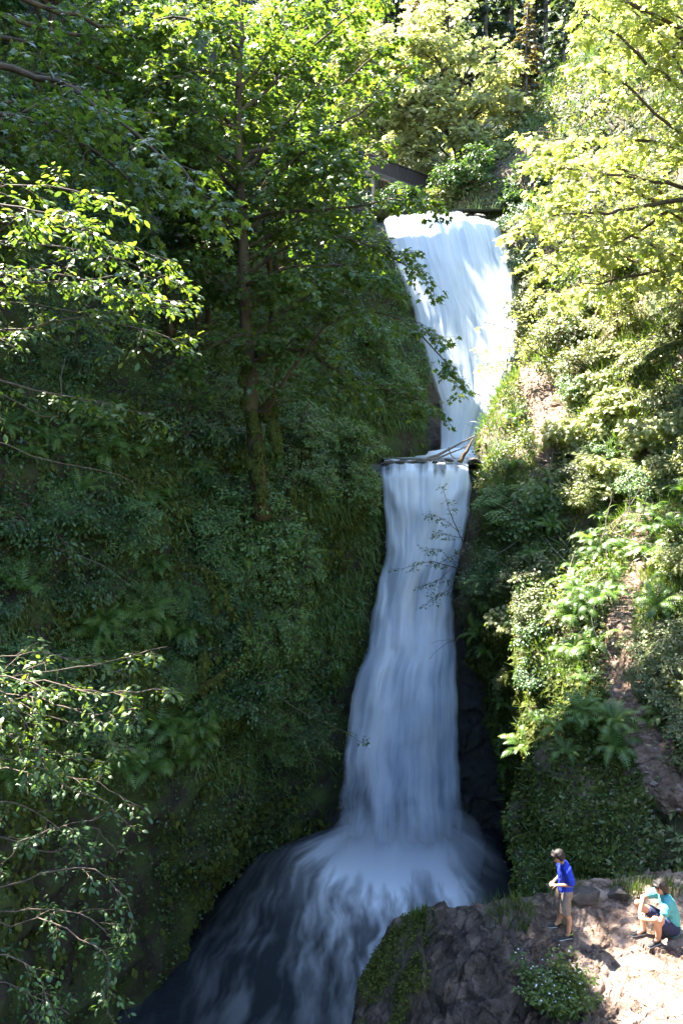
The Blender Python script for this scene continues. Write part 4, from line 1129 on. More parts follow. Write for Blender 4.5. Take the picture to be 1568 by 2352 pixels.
HERO = [(560, 1215, 1.5, 'bright', 'bright fresh-green bush just below the foot of the slender maple trunk'),
        (600, 1290, 1.5, 'bright', 'fresh-green bush spilling down the cliff under the brightest one'),
        (500, 1235, 1.0, 'bright', 'small light-green bush on the dark cliff, uphill edge of the bright bushes'),
        (655, 1330, 1.1, 'ivy', 'rounded ivy-like bush between the bright bushes and the lower falls'),
        (640, 1440, 1.2, 'ivy', 'small-leaved bush hanging under the ivy-like one beside the lower falls'),
        (700, 1120, 1.3, 'ivy', 'tangled ivy mound by the mossy trunk, facing the lower falls'),
        (790, 1050, 1.3, 'bright', 'soft green mound on the cliff shoulder at the lip of the lower falls'),
        (680, 1010, 1.3, 'ivy', 'ivy-hung bush behind the mossy trunk, above the lip of the lower falls'),
        (840, 800, 1.4, 'bright', 'green bush on the cliff beside the middle of the upper falls'),
        (900, 900, 1.2, 'bright', 'green bush overhanging the dark alcove beside the upper falls'),
        (770, 880, 1.4, 'dark', 'dark bush by a bare brown patch of cliff near the upper falls'),
        (620, 1620, 1.3, 'ivy', 'bush on top of the mossy bulge above the pool'),
        (560, 1600, 1.1, 'dark', 'dark-leaved bush beside the mossy bulge above the pool'),
        (480, 1420, 0.9, 'dark', 'low dark bush under the arching mossy branch'),
        (100, 1230, 1.2, 'dark', 'broad-leaved dark bush in deep shade at the edge of the cliff'),
        (520, 1130, 0.9, 'dark', 'dark bush against the foot of the slender maple'),
        (430, 1000, 1.2, 'dark', 'dim bush among ferns uphill of the slender maple'),
        (872, 488, 1.3, 'dark', 'dark bush hugging the near corner of the upper falls\' crest, under the footbridge'),
        (1185, 520, 1.2, 'dark', 'dark bush on the wall at the far corner of the upper falls\' crest'),
        (1195, 600, 1.0, 'dark', 'dim bush in the shaded wall beside the upper falls, below the one at the crest'),
        # sunny side
        (1290, 790, 1.5, 'sun', 'round green bush on the crest of the sunny slope above the upper trail'),
        (1230, 720, 1.3, 'yel', 'bleached pale bush leaning out over the side of the upper falls'),
        (1350, 850, 1.3, 'sun', 'dense dark-hearted bush beside the upper trail'),
        (1215, 825, 0.6, 'yel', 'little pale bush on the sunlit spur next to the upper falls'),
        (1420, 760, 1.4, 'yel', 'glaring pale bush under the limbs of the big bright maple'),
        (1500, 850, 1.3, 'sun', 'sunlit green bush beneath the mossy bent limb'),
        (1330, 1010, 1.2, 'broadyel', 'broad-leaved sunlit shrub just downhill of the upper trail'),
        (1430, 960, 1.2, 'broadyel', 'broad-leaved pale shrub on the open slope by the upper trail'),
        (1530, 1000, 1.2, 'broadyel', 'pale broad-leaved shrub by the border of the sunny slope, uphill of the ferns'),
        (1180, 1240, 1.3, 'bright', 'fresh-green bush on the bank beside the lower falls, half in shade'),
        (1240, 1190, 1.1, 'broad', 'maple-leaved shrub on the bank beside the lip of the lower falls'),
        (1120, 1330, 1.0, 'dark', 'dark bush overhanging the edge of the lower falls'),
        (1150, 1180, 1.0, 'bright', 'bush at the shoulder of the lower falls under the driftwood'),
        (1230, 1460, 1.1, 'dark', 'dark-leaved bush in the shade beside the trail ferns'),
        (1250, 1560, 0.9, 'dark', 'dark bush over the shaded alcove beside the lower falls'),
        (1540, 1490, 0.9, 'sun', 'sun-flecked bush on the outer edge of the trail'),
        (1550, 1630, 0.9, 'sun', 'leafy bush at the bend of the trail, on its outer side'),
        (1500, 1560, 0.7, 'sun', 'small leafy bush between the trail and the sun-flecked bush'),
        (1400, 1100, 1.1, 'broadyel', 'broad-leaved bright shrub above the bunch of trail ferns'),
        (1520, 1110, 0.9, 'yel', 'thin yellowish shrub with bare sticks in it, above the ferns'),
        (1330, 1170, 1.0, 'yel', 'bright twiggy shrub on the sunny slope, halfway between trail and falls')]
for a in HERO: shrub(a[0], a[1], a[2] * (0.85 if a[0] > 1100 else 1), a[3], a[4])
DARKM = [(430, 700, 'under the thin stems uphill of the slender maple'), (150, 700, 'behind the layered alder branches'), (650, 760, 'behind the boughs of the slender maple'), (800, 700, 'on the cliff beside the upper falls'), (480, 980, 'on the uphill side of the mossy maple trunk'), (200, 1000, 'in the dark hollow below the alder branches'), (740, 1050, 'on the cliff shoulder by the lip of the lower falls'), (60, 1300, 'in the darkest corner of the fern bank'), (300, 1300, 'around the bare grey stick on the fern bank'), (480, 1330, 'near the arching mossy branch'), (700, 1300, 'on the cliff wall beside the lower falls'), (330, 1560, 'below the long-fronded fern on the dark bank'), (100, 1600, 'behind the sun-whitened leafy bush'), (560, 1560, 'above the mossy bulge over the pool'), (330, 1750, 'above the shaded cliff foot')]
SUNM = [(1250, 680, 'on the crest beside the upper falls'), (1450, 680, 'under the lower limbs of the big bright maple'), (1200, 900, 'on the sunlit spur by the upper trail'), (1400, 880, 'uphill of the upper trail, under the bright maple'), (1540, 880, 'near the thick mossy bent limb'), (1170, 1080, 'on the bank above the lip of the lower falls'), (1330, 1080, 'just below the upper trail'), (1500, 1080, 'around the tangle of bare sticks'), (1150, 1300, 'on the bank beside the lower falls'), (1290, 1280, 'uphill of the bright trail ferns'), (1450, 1250, 'among the upright ferns at the top of the trail'), (1230, 1500, 'in the shade between trail and lower falls'), (1550, 1450, 'on the outer edge of the trail'), (1380, 1560, 'between the mossy boulder wall and the trail'), (1560, 1700, 'at the foot of the trail, on its outer side')]
def mark(u, v, marks, what):
    return what + ' ' + min(marks, key=lambda m: math.hypot(u - m[0], v - m[1]))[2]
gl = 'low dark bushes on the shaded cliff'
n = 0
rr = random.Random(77)
while n < 70:
    u, v = rr.uniform(-80, 860), rr.uniform(650, 1750)
    h = hit(u, v, ('left',))
    if h is None or h[0][1] > 33: continue
    if u > 700 and v > 1300: continue
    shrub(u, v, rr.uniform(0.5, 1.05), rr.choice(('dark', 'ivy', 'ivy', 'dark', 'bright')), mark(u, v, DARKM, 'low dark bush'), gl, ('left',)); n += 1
KEEP = [(1385, 1385), (1318, 1412), (1490, 1285), (1492, 1215), (1385, 1262), (1182, 1085), (1445, 1270), (1265, 1110), (1335, 1500), (1515, 1385), (1190, 965)]
gl = 'sunlit bushes on the open slope'
n = 0
while n < 46:
    u, v = rr.uniform(1100, 1640), rr.uniform(600, 1850)
    if off_path(np.array([P(u, v, 25)]))[0] < 0.5: continue
    h = hit(u, v, ('right',))
    if h is None: continue
    if u < 1195 and v < 1010: continue
    if v > 1620 and u < 1480: continue
    if any(math.hypot(u - a, (v - b) * .7 - 25) < 62 for a, b in KEEP): continue
    if v > 1150 and u < 1150: continue
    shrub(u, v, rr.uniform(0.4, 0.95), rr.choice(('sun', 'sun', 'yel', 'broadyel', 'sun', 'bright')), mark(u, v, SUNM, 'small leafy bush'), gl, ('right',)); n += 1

# ------------------------------------------------------------------ ferns: every frond a part
def frond_mesh(seed, L=1.0, arch=0.5, npin=15):
    r = np.random.default_rng(seed)
    s = np.linspace(0, 1, npin + 2)
    rx = s * (1 - 0.28 * s * arch * 1.4); rz = 0.85 * s - (0.55 + arch) * s ** 2.2 * 0.8
    V, Fq = [], []
    for i in range(1, npin + 1):
        w = 0.155 * math.sin(math.pi * min(1, (s[i] * 0.92 + 0.10))) ** 0.75 * r.uniform(.88, 1.1)
        hw = 0.62 / npin
        for sd in (-1, 1):
            b = len(V)
            x, z = rx[i], rz[i]
            tx, tz = rx[i + 1] - rx[i - 1], rz[i + 1] - rz[i - 1]; n = math.hypot(tx, tz); tx /= n; tz /= n
            V += [(x - tx * hw * .5, 0, z - tz * hw * .5), (x + tx * hw * .5, 0, z + tz * hw * .5), (x + tx * (hw * .75 + .25 * w), sd * w, z + tz * (hw * .75 + .25 * w) - .18 * w), (x + tx * (hw * .2 + .2 * w), sd * w * .7, z + tz * .2 * w - .10 * w)]
            Fq.append((b, b + 3, b + 2, b + 1) if sd > 0 else (b, b + 1, b + 2, b + 3))
    b = len(V)
    for i in range(npin + 2): V += [(rx[i], -.006, rz[i] + .003), (rx[i], .006, rz[i] + .003)]
    for i in range(npin + 1): Fq.append((b + 2 * i, b + 2 * i + 1, b + 2 * i + 3, b + 2 * i + 2))
    return mesh_np('frond', np.array(V) * L, [np.array(Fq)], M['fern'])
FR = [frond_mesh(900 + i, 1.0, a) for i, a in enumerate((0.25, 0.4, 0.6, 0.8))]
FERNS = []
def fern(u, v, s, label, group=None, which=('left', 'right', 'ledge'), nf=None):
    h = hit(u, v, which)
    if h is None: return
    o = thing('fern', label, 'fern', group, h[0] + h[1] * 0.16)
    s *= 1.2
    n = Vector(h[1]) * 0.55 + Vector((0, 0, 0.85)); o.rotation_euler = n.to_track_quat('Z', 'Y').to_euler()
    k = nf or R.randint(13, 18)
    a0 = R.uniform(0, 6)
    for i in range(k):
        f = link('frond', FR[R.choice((0, 1, 1, 2, 2, 3))], o)
        f.rotation_euler = (R.uniform(-.25, .25), R.uniform(-.55, .15), a0 + i * 6.283 / k + R.uniform(-.25, .25))
        q = s * R.uniform(0.7, 1.15); f.scale = (q, q, q)
    return o
for u, v, s, lb in ((1385, 1385, 0.75, 'big sunlit sword fern leaning over the trail, brightest of the trail ferns'), (1318, 1412, 0.70, 'bright sword fern on the shade edge, next to the biggest trail fern'), (1490, 1285, 0.75, 'glowing upright sword fern on the uphill side of the trail'),
                    (1492, 1215, 0.70, 'bright fern above the glowing upright one'), (1385, 1262, 0.65, 'half-shaded fern across the trail from the glowing upright ferns'), (1182, 1085, 0.7, 'fern catching light on the bank near the driftwood'), (1445, 1270, 0.5, 'small fern at the narrow top of the trail'),
                    (1265, 1110, 0.6, 'drooping fern below the upper trail'), (1335, 1500, 0.65, 'shaded fern below the pair of bright trail ferns'), (1515, 1385, 0.7, 'fern with dusty pale fronds by the outer edge of the trail'), (1190, 965, 0.6, 'fern on the sunlit spur beside the upper falls'), (1350, 1580, 0.55, 'fern at the top of the mossy boulder wall'),
                    (1210, 1135, 0.6, 'dark fern on the bank below the one near the driftwood'), (1175, 1620, 0.5, 'dim fern in the shaded alcove wall'), (1240, 1665, 0.45, 'small fern on the brow of the mossy boulder wall')):
    fern(u, v, s, lb, None, ('right',))
for u, v, s, lb in ((320, 1410, 0.85, 'upright fern in the middle of the dark cliff, longest fronds'), (215, 1450, 0.8, 'fern with splayed lit fronds on the dark cliff, uphill of the longest-fronded one'), (430, 1450, 0.7, 'dark fern under the arching mossy branch'), (475, 1395, 0.7, 'fern tucked below the crook of the arching mossy branch'),
                    (385, 1690, 0.75, 'pale fern on the cliff above the mossy bulge'), (455, 1640, 0.6, 'fern fanning beside the mossy overhang'), (280, 1760, 0.8, 'drooping fern above the shaded cliff foot'), (340, 1030, 0.6, 'yellowish fern standing in a dark hollow uphill of the maple'), (760, 1540, 0.45, 'single light fern on the cliff next to the lower falls')):
    fern(u, v, s, lb, None, ('left',))
n = 0
while n < 45:
    u, v = rr.uniform(-40, 620), rr.uniform(950, 1800)
    if fern(u, v, rr.uniform(0.5, 0.85), mark(u, v, DARKM, 'dim sword fern'), 'dim ferns on the dark cliff', ('left',), 12): n += 1
n = 0
while n < 46:
    u, v = rr.uniform(1100, 1600), rr.uniform(950, 1750)
    if off_path(np.array([P(u, v, 25)]))[0] < 0.5: continue
    if fern(u, v, rr.uniform(0.45, 0.75), mark(u, v, SUNM, 'small sword fern'), 'small ferns on the open slope', ('right',), 11): n += 1

# ------------------------------------------------------------------ branches that reach in from the left edge (rooted outside the frame)
def reach(name, label, lims, size, seed, lmat, root, sub=12, sublen=0.7, kind='ovate', nt=4, nl=5, r0=0.02, droop=0.2, single=300, wood='twig', extra_bare=()):
    t = Tree(seed)
    stem = t.limb(root, 0.07, 0.03, 40, 0.0)
    for l in lims:
        l = [stem[np.argmin(np.abs(stem[:, 2] - l[0][2] + 0.35))]] + list(l)
        q = t.limb(l, r0, 0.004, 20, 0.02)
        t.sprays(q, sub, sublen, size, nt=nt, nl=nl, r0=0.006, t0=0.34, droop=droop)
    for l in extra_bare: t.limb([stem[np.argmin(np.abs(stem[:, 2] - l[0][2] + 0.2))]] + list(l), 0.012, 0.003, 12, 0.02)
    o = thing(name, label, 'tree', None, root[0])
    t.build(o, kind, lmat, wood, 'twig', single=single)
    return o
y = 10.0
rt = [np.array((-6.6, 9.5, -13.5)), np.array((-6.4, 9.8, -5)), np.array((-6.0, 10, 0)), np.array((-5.8, 10.2, 4.5))]
reach('alder_tree', 'alder with flat layers of small oval leaves reaching in from the frame edge, mid-height', [px((-280, 600, y), (-60, 560, y), (120, 565, 10), (290, 600, 10.2), (425, 655, 10.4)), px((-280, 800, y), (-60, 770, y), (120, 740, y), (270, 715, 10), (400, 690, 10)),
    px((-280, 690, y), (-40, 690, y), (120, 705, y), (300, 750, 10), (430, 790, 10)), px((-280, 480, y), (-60, 440, y), (60, 425, y), (180, 440, 10), (285, 470, 10)), px((-280, 560, y), (-60, 500, y), (100, 515, y), (250, 550, 10), (370, 590, 10)),
    px((-280, 620, y), (-40, 640, 9.6), (110, 650, 9.4), (260, 660, 9.2), (350, 690, 9.2)), px((-280, 850, y), (-60, 860, 10), (150, 910, 10.4), (250, 930, 10.6), (370, 965, 10.8)), px((-280, 760, 9.6), (-60, 660, 9.4), (60, 620, 9.4), (200, 640, 9.4), (300, 630, 9.4)), px((-280, 500, 9.6), (-60, 470, 9.2), (60, 480, 9), (150, 500, 9), (220, 540, 9))],
    0.10, 71, 'maple', rt, sub=13, sublen=0.62, extra_bare=[px((-60, 1000, 10.5), (100, 1060, 11), (280, 1090, 11.4), (330, 1160, 11.6)), px((-60, 880, 11), (120, 960, 11.4), (140, 860, 11.8), (150, 820, 12))])
y = 8.5
rt = [np.array((-5.6, 8.2, -13.5)), np.array((-5.5, 8.3, -7)), np.array((-5.3, 8.5, -3.5)), np.array((-5.1, 8.5, -1.5))]
reach('hazel_bush', 'leafy bush with sun-whitened oval leaves and reddish twigs, above the arching twig', [px((-200, 1600, y), (-40, 1570, y), (90, 1545, y), (220, 1525, 8.6), (385, 1485, 8.7)), px((-200, 1650, y), (-40, 1600, y), (100, 1640, y), (230, 1690, 8.6), (300, 1720, 8.7)), px((-200, 1560, y), (-40, 1550, 8.3), (120, 1570, 8.2), (250, 1590, 8.2), (375, 1585, 8.2)),
    px((-200, 1620, y), (-40, 1590, 8.4), (110, 1610, 8.3), (200, 1640, 8.2), (330, 1625, 8.2)), px((-200, 1560, 8.8), (-40, 1520, 8.8), (80, 1500, 8.9), (180, 1520, 9), (300, 1555, 9)), px((-200, 1700, 8.6), (-40, 1670, 8.5), (60, 1710, 8.4), (160, 1740, 8.3), (240, 1750, 8.3)), px((-200, 1560, 8.2), (-20, 1580, 8), (60, 1660, 8), (100, 1760, 8))],
    0.085, 72, 'maple', rt, sub=10, sublen=0.42, nl=4, r0=0.011)
y = 7.8
rt = [np.array((-5.0, 7.4, -13.5)), np.array((-4.9, 7.5, -8)), np.array((-4.7, 7.6, -5.5)), np.array((-4.5, 7.7, -4.2))]
reach('hazel_bush', 'trailing bush with one pale arching twig and strings of small lit leaves', [px((-200, 2060, y), (0, 2042, y), (100, 2008, y), (200, 1993, y), (265, 2035, y), (300, 2100, y), (298, 2140, y), (272, 2172, y)), px((-200, 2000, y), (0, 2120, y), (90, 2110, y), (180, 2150, y), (240, 2190, y), (250, 2260, y), (240, 2345, y)), px((-200, 2080, 8), (0, 2090, 8), (120, 2085, 8), (200, 2110, 8), (260, 2160, 8), (250, 2230, 8)),
    px((-200, 1800, 8.4), (0, 1770, 8.4), (100, 1790, 8.4), (220, 1830, 8.5), (300, 1900, 8.6)), px((-200, 1850, 8.6), (0, 1840, 8.6), (90, 1870, 8.6), (170, 1930, 8.6), (200, 2000, 8.6)), px((-200, 1760, 8.8), (0, 1740, 8.8), (140, 1780, 8.9), (230, 1800, 9), (310, 1850, 9)), px((-200, 2180, 7.6), (0, 2190, 7.6), (80, 2230, 7.6), (110, 2300, 7.6), (115, 2380, 7.6)), px((-200, 1900, 8.8), (0, 1920, 8.8), (120, 1960, 8.9), (210, 1900, 9), (270, 1960, 9)), px((-200, 1880, 8.2), (-20, 1990, 8.2), (60, 1930, 8.2), (140, 1900, 8.2), (240, 1870, 8.2)), px((-200, 2250, 8.4), (0, 2260, 8.4), (80, 2290, 8.4), (160, 2330, 8.4))],
    0.072, 73, 'dark', rt, sub=7, sublen=0.36, nl=4, r0=0.010)

# ------------------------------------------------------------------ twigs, logs and dead wood
def stick(name, label, cat, lims, rad, mat, leaves=None, seed=0, group=None, size=0.09, sub=6, sublen=0.5, kind='ovate'):
    t = Tree(seed + 1000)
    for i, l in enumerate(lims):
        q = t.limb(l, rad * (1 if i == 0 else .55), rad * .25, 12, 0.02)
        if leaves: t.sprays(q, sub, sublen, size, nt=3, nl=4, r0=0.006, t0=0.3, droop=0.2)
    o = thing(name, label, cat, group, lims[0][0])
    if leaves: t.build(o, kind, leaves, mat, 'twig', single=120, wood_name='stem')
    else: t.build(o, 'small', 'dark', mat, 'twig', single=0, wood_name='limb')
    if mat == 'moss':
        q = np.concatenate([resample(l_[0], 60) for l_ in t.limbs]); g_ = np.random.default_rng(seed + 5); n_ = 900
        i_ = g_.integers(0, len(q), n_); d_ = unit(g_.normal(0, 1, (n_, 3)))
        v_, f_ = leaf_array(q[i_] + d_ * rad * .8 - np.array(o.location), unit(d_ * .4 + g_.normal(0, .25, (n_, 3)) + [0, 0, -.9]), d_, g_.uniform(.05, .16, n_), 'small')
        link('moss_strands', mesh_np('moss_strands', v_, f_, M['moss_strand']), o, kind='stuff')
    return o
stick('overhanging_sapling', 'thin sapling with small dark leaves leaning out in front of the lower falls, upper one', 'sapling', [px((1075, 1270, 26.6), (1048, 1215, 26.2), (1030, 1170, 26), (1018, 1120, 26)), px((1050, 1220, 26.2), (1020, 1195, 26), (990, 1180, 26)), px((1056, 1235, 26.2), (1035, 1230, 26), (1005, 1225, 26))], 0.022, 'twig', 'dark', 1, size=0.10)
stick('overhanging_sapling', 'spreading twiggy sapling reaching horizontally across the lower falls, just under the upper one', 'sapling', [px((1060, 1310, 26.4), (1030, 1300, 25.8), (985, 1290, 25.5), (920, 1310, 25.2)), px((1040, 1300, 26), (1010, 1330, 25.6), (970, 1345, 25.4)), px((1045, 1300, 26), (1010, 1265, 25.8), (980, 1262, 25.5)), px((1050, 1340, 26), (1020, 1360, 25.6), (985, 1385, 25.5))], 0.02, 'twig', 'dark', 2, size=0.10)
stick('dead_branch', 'bare forked twig poking into the lower falls below the leafy saplings', 'branch', [px((1065, 1465, 26.6), (1040, 1472, 26), (1010, 1488, 25.6), (985, 1515, 25.4)), px((1042, 1470, 26), (1015, 1470, 25.7), (990, 1478, 25.5)), px((1062, 1380, 26.4), (1050, 1425, 26), (1040, 1450, 25.8))], 0.014, 'twig', None, 3)
stick('leafy_twig', 'long thin twig with fresh leaves at its end, hanging before the falls', 'branch', [px((560, 1540, 22), (640, 1600, 21.6), (720, 1650, 21.4), (790, 1680, 21.3), (850, 1722, 21.2)), px((700, 1640, 21.5), (740, 1700, 21.4), (770, 1725, 21.4)), px((600, 1580, 21.8), (680, 1670, 21.6), (700, 1730, 21.5))], 0.014, 'twig', 'maple', 4, size=0.10, sub=7, sublen=0.35)
stick('driftwood_log', 'pale weathered log wedged across the lip of the lower falls', 'log', [px((925, 1066, 29.2), (985, 1052, 29.4), (1035, 1030, 29.6), (1090, 1000, 29.8))], 0.085, 'dry_wood', None, 5)
stick('driftwood_log', 'second thinner log lying under the pale weathered one at the lip', 'log', [px((985, 1058, 29.0), (1030, 1042, 29.2), (1085, 1018, 29.6)), px((1030, 1028, 29.2), (1036, 1046, 29.0), (1052, 1058, 28.9))], 0.05, 'dry_wood', None, 6)
stick('driftwood_log', 'short dark log standing steeply where the lip meets the bank', 'log', [px((1055, 1062, 28.7), (1068, 1040, 28.8), (1086, 1008, 29.2))], 0.10, 'bark', None, 7)
stick('dead_branch', 'moss-furred branch arching over the dark fern bank', 'branch', [px((385, 1312, 20.6), (425, 1302, 20.4), (465, 1305, 20.2), (500, 1330, 20.1), (525, 1380, 20.2), (540, 1420, 20.4)), px((470, 1306, 20.2), (490, 1350, 20.2), (495, 1400, 20.3))], 0.065, 'moss', None, 8)
stick('dead_branch', 'bare grey stick slanting down across the upper dark fern bank', 'branch', [px((60, 1245, 18.2), (140, 1262, 18.4), (240, 1300, 18.8), (330, 1370, 19.2)), px((140, 1262, 18.4), (190, 1330, 18.6), (240, 1400, 19))], 0.02, 'grey_bark', None, 9)
stick('fallen_log', 'mossy fallen trunk lying on the cliff under the arching branch', 'log', [px((455, 1585, 20.2), (510, 1545, 20.6), (560, 1500, 21), (572, 1400, 21.4))], 0.09, 'moss', None, 10)
for i, (u, v, l, lb) in enumerate(((705, 1085, 1.1, 'drooping clump of moss on the cliff next to the lip, uppermost'), (690, 1165, 0.9, 'long thin bag of moss dangling under the uppermost clump'), (655, 1160, 0.8, 'thick moss sock hanging right of the maple foot'), (455, 1545, 0.9, 'ragged mossy overhang below the fallen trunk'), (640, 1560, 0.9, 'strip of moss hanging from the bulge above the pool'), (605, 1440, 0.8, 'mossy lump above the bulge, beside the fallen trunk'))):
    h = hit(u, v, ('left',))
    o = thing('hanging_moss', lb.replace('right of', 'beside'), 'moss', None, h[0] + h[1] * 0.1)
    for k in range(3): moss_lump(o, h[0] + h[1] * (0.12 + .05 * k) + np.array((R.uniform(-.12, .12), 0, -l * (k - 1) * .4)), 0.15 - .03 * k, 660 + i * 5 + k, 1.9)
stick('mossy_limb', 'thick moss-covered limb bending over the slope at the frame edge under the bright maple', 'branch', [px((1700, 740, 25), (1568, 785, 24.5), (1510, 805, 24.2), (1475, 835, 24), (1458, 880, 24))], 0.10, 'moss', None, 11)
stick('dead_tree', 'short dark leaning trunk among the pale shrubs above the upper trail', 'tree', [px((1365, 740, 30.6), (1385, 690, 30.4), (1402, 650, 30.2), (1405, 620, 30.2))], 0.11, 'bark', None, 12)
stick('fallen_log', 'mossy fallen trunk slanting on the slope beside the short dark leaning one', 'log', [px((1430, 700, 29.6), (1460, 670, 29.2), (1500, 630, 29), (1530, 610, 29))], 0.12, 'moss', None, 13)
stick('dead_branch', 'tangle of bare sunlit sticks above the trail ferns', 'branch', [px((1360, 1230, 23), (1430, 1220, 22), (1470, 1190, 21.6), (1490, 1120, 21.4)), px((1400, 1230, 22.4), (1440, 1170, 22), (1500, 1060, 21.6)), px((1350, 1300, 22.8), (1300, 1290, 22.8), (1250, 1235, 23.6)), px((1430, 1220, 22), (1445, 1150, 21.8), (1440, 1080, 21.8)), px((1370, 1290, 22.4), (1390, 1200, 22.2), (1405, 1130, 22.2))], 0.03, 'dry_wood', None, 14)
stick('twiggy_shrub', 'airy pale shrub reaching out in front of the upper falls from the crest', 'shrub', [px((1290, 850, 31), (1220, 800, 31), (1180, 760, 30.8), (1110, 740, 30.4)), px((1260, 830, 31), (1200, 740, 31), (1160, 690, 30.8)), px((1250, 820, 31), (1190, 800, 30.6), (1110, 800, 30.4)), px((1270, 830, 31), (1250, 740, 31), (1225, 670, 31)), px((1250, 830, 31), (1170, 830, 30.6), (1120, 835, 30.4)), px((1270, 820, 31), (1290, 740, 31), (1290, 690, 31))], 0.03, 'twig', 'yel', 15, size=0.13, sub=12, sublen=0.9)

# ------------------------------------------------------------------ footbridge / guard wall beside the top of the falls
M['plank'] = noise_mat('weathered_plank', [(0.3, (0.030, 0.022, 0.020)), (0.7, (0.075, 0.058, 0.052))], scale=5, bump=0.5, bdist=0.01, stretch=(1, 1, .3))
M['concrete'] = noise_mat('old_concrete', [(0.3, (0.07, 0.06, 0.05)), (0.7, (0.14, 0.12, 0.105))], scale=3, bump=0.4, bdist=0.02)
def box_mesh(name, sx, sy, sz, mat, bev=0.01):
    bm = bmesh.new(); bmesh.ops.create_cube(bm, size=1)
    for v in bm.verts: v.co = Vector((v.co.x * sx, v.co.y * sy, v.co.z * sz))
    bmesh.ops.bevel(bm, geom=bm.edges[:], offset=bev, segments=1, affect='EDGES')
    me = bpy.data.meshes.new(name); bm.to_mesh(me); bm.free(); me.materials.append(M[mat]); return me
a, b = P(845, 372, 43), P(990, 425, 47)
L_ = np.linalg.norm(b - a); d = (b - a) / L_
bridge = thing('footbridge', 'dark plank-sided footbridge on grey posts, half hidden by maple leaves above the falls', 'bridge', None, a)
bridge.rotation_euler = Vector(d).to_track_quat('X', 'Z').to_euler()
pl = box_mesh('plank', L_ / 16 - 0.02, 0.05, 0.72, 'plank')
for i in range(16):
    o = link('plank', pl, bridge); o.location = ((i + .5) * L_ / 16, 0, 0.0 + R.uniform(-.01, .01))
o = link('rail', box_mesh('rail', L_, 0.16, 0.07, 'plank'), bridge); o.location = (L_ / 2, 0, .40)
o = link('beam', box_mesh('beam', L_, 0.30, 0.20, 'concrete'), bridge); o.location = (L_ / 2, 0.05, -.475)
for i in range(4):
    o = link('post', box_mesh('post', 0.11, 0.18, 1.5, 'concrete'), bridge); o.location = ((i + .3) * L_ / 3.6, 0.02, -1.33)

# ------------------------------------------------------------------ things on the ledge
big = [stone_mesh(550 + i, 0.7, 3) for i in range(3)]
M['ledge_stone'] = noise_mat('ledge_stone', [(0.3, (0.04, 0.034, 0.032)), (0.6, (0.10, 0.085, 0.078)), (0.8, (0.16, 0.13, 0.12))], scale=3, bump=0.8, bscale=12, bdist=0.04)
for m_ in big: m_.materials.clear(); m_.materials.append(M['ledge_stone'])
for i, (u, v, s, lb) in enumerate(((1200, 2078, .15, 'small angular boulder on the ledge rim behind the standing person'), (1345, 2058, .30, 'low boulder between the two people at the foot of the mossy wall'), (1420, 2056, .26, 'dark boulder at the foot of the wall, nearer the seated person'))):
    p_, n_ = ledge_hit(u, v)
    o = thing('boulder', lb, 'rock', None, p_ + np.array((0, 0, s * .05)), big[i % 3])
    o.scale = (s * 1.25, s * .9, s * .8); o.rotation_euler = (R.uniform(-.3, .3), R.uniform(-.3, .3), R.uniform(0, 6))
# grass on the far rim of the ledge
def grass(name, spots, h, n, seed):
    g = np.random.default_rng(seed); V, Fc = [], []
    for (c, rad) in spots:
        for k in range(n):
            an = g.uniform(0, 6.28); p0 = c + np.array([math.cos(an), math.sin(an), 0]) * rad * math.sqrt(g.uniform())
            p0[2] = ledge_at(p0[0], p0[1])[2] - .02
            hh = h * g.uniform(.5, 1.2); ln = g.normal(0, .35, 2) * hh; w = .008
            q = g.uniform(0, 3.14); sx, sy = math.cos(q) * w, math.sin(q) * w
            b_ = len(V)
            V += [p0 + [-sx, -sy, 0], p0 + [sx, sy, 0], p0 + [ln[0] * .4 + sx * .8, ln[1] * .4 + sy * .8, hh * .6], p0 + [ln[0] * .4 - sx * .8, ln[1] * .4 - sy * .8, hh * .6], p0 + [ln[0], ln[1], hh]]
            Fc += [(b_, b_ + 1, b_ + 2), (b_, b_ + 2, b_ + 3), (b_ + 3, b_ + 2, b_ + 4)]
    link(name, mesh_np(name, np.array(V), [np.array(Fc)], M['grass']), None, kind='stuff')
grass('grass', [(ledge_hit(u, v)[0], r) for u, v, r in ((1085, 2062, .25), (1120, 2066, .3), (1160, 2072, .35), (1190, 2078, .3), (1060, 2060, .15), (1480, 2040, .4), (1440, 2048, .3), (1530, 2040, .3), (960, 2105, .15), (1300, 2060, .3))], 0.22, 130, 5)
# flowering plant
t = Tree(90)
p0, n0 = ledge_hit(1288, 2308)
for k in range(46):
    an = t.r.uniform(0, 6.283); e = t.r.uniform(.5, 1.5); l = t.r.uniform(.32, .70)
    d = np.array([math.cos(an) * math.cos(e), math.sin(an) * math.cos(e), math.sin(e)])
    s0 = p0 + np.array([math.cos(an), math.sin(an), 0]) * t.r.uniform(0, .22)
    q = t.limb([s0, s0 + d * l * .5, s0 + d * l + [0, 0, .03]], .006, .002, 8, .01)
    t.sprays(q, 6, .16, .075, nt=2, nl=4, r0=.003, droop=.1)
fl = thing('flowering_plant', 'bushy plant with small white flowers growing from the bare rock ledge', 'plant', None, p0)
t.build(fl, 'ovate', 'maple', 'twig', 'twig', single=300, limb_objs=False)
fv = []
for k in range(12):
    an = k * 2.39; fv.append((math.cos(an), math.sin(an)))
V = [(0, 0, .3)]; Fc = []
for k in range(5):
    a0 = k * 6.283 / 5; b_ = len(V)
    V += [(math.cos(a0 - .45) * .6, math.sin(a0 - .45) * .6, .35), (math.cos(a0) * 1.0, math.sin(a0), .45), (math.cos(a0 + .45) * .6, math.sin(a0 + .45) * .6, .35)]
    Fc += [(0, b_, b_ + 1), (0, b_ + 1, b_ + 2)]
flm = mesh_np('flower', np.array(V), [np.array(Fc)], M['petal'])
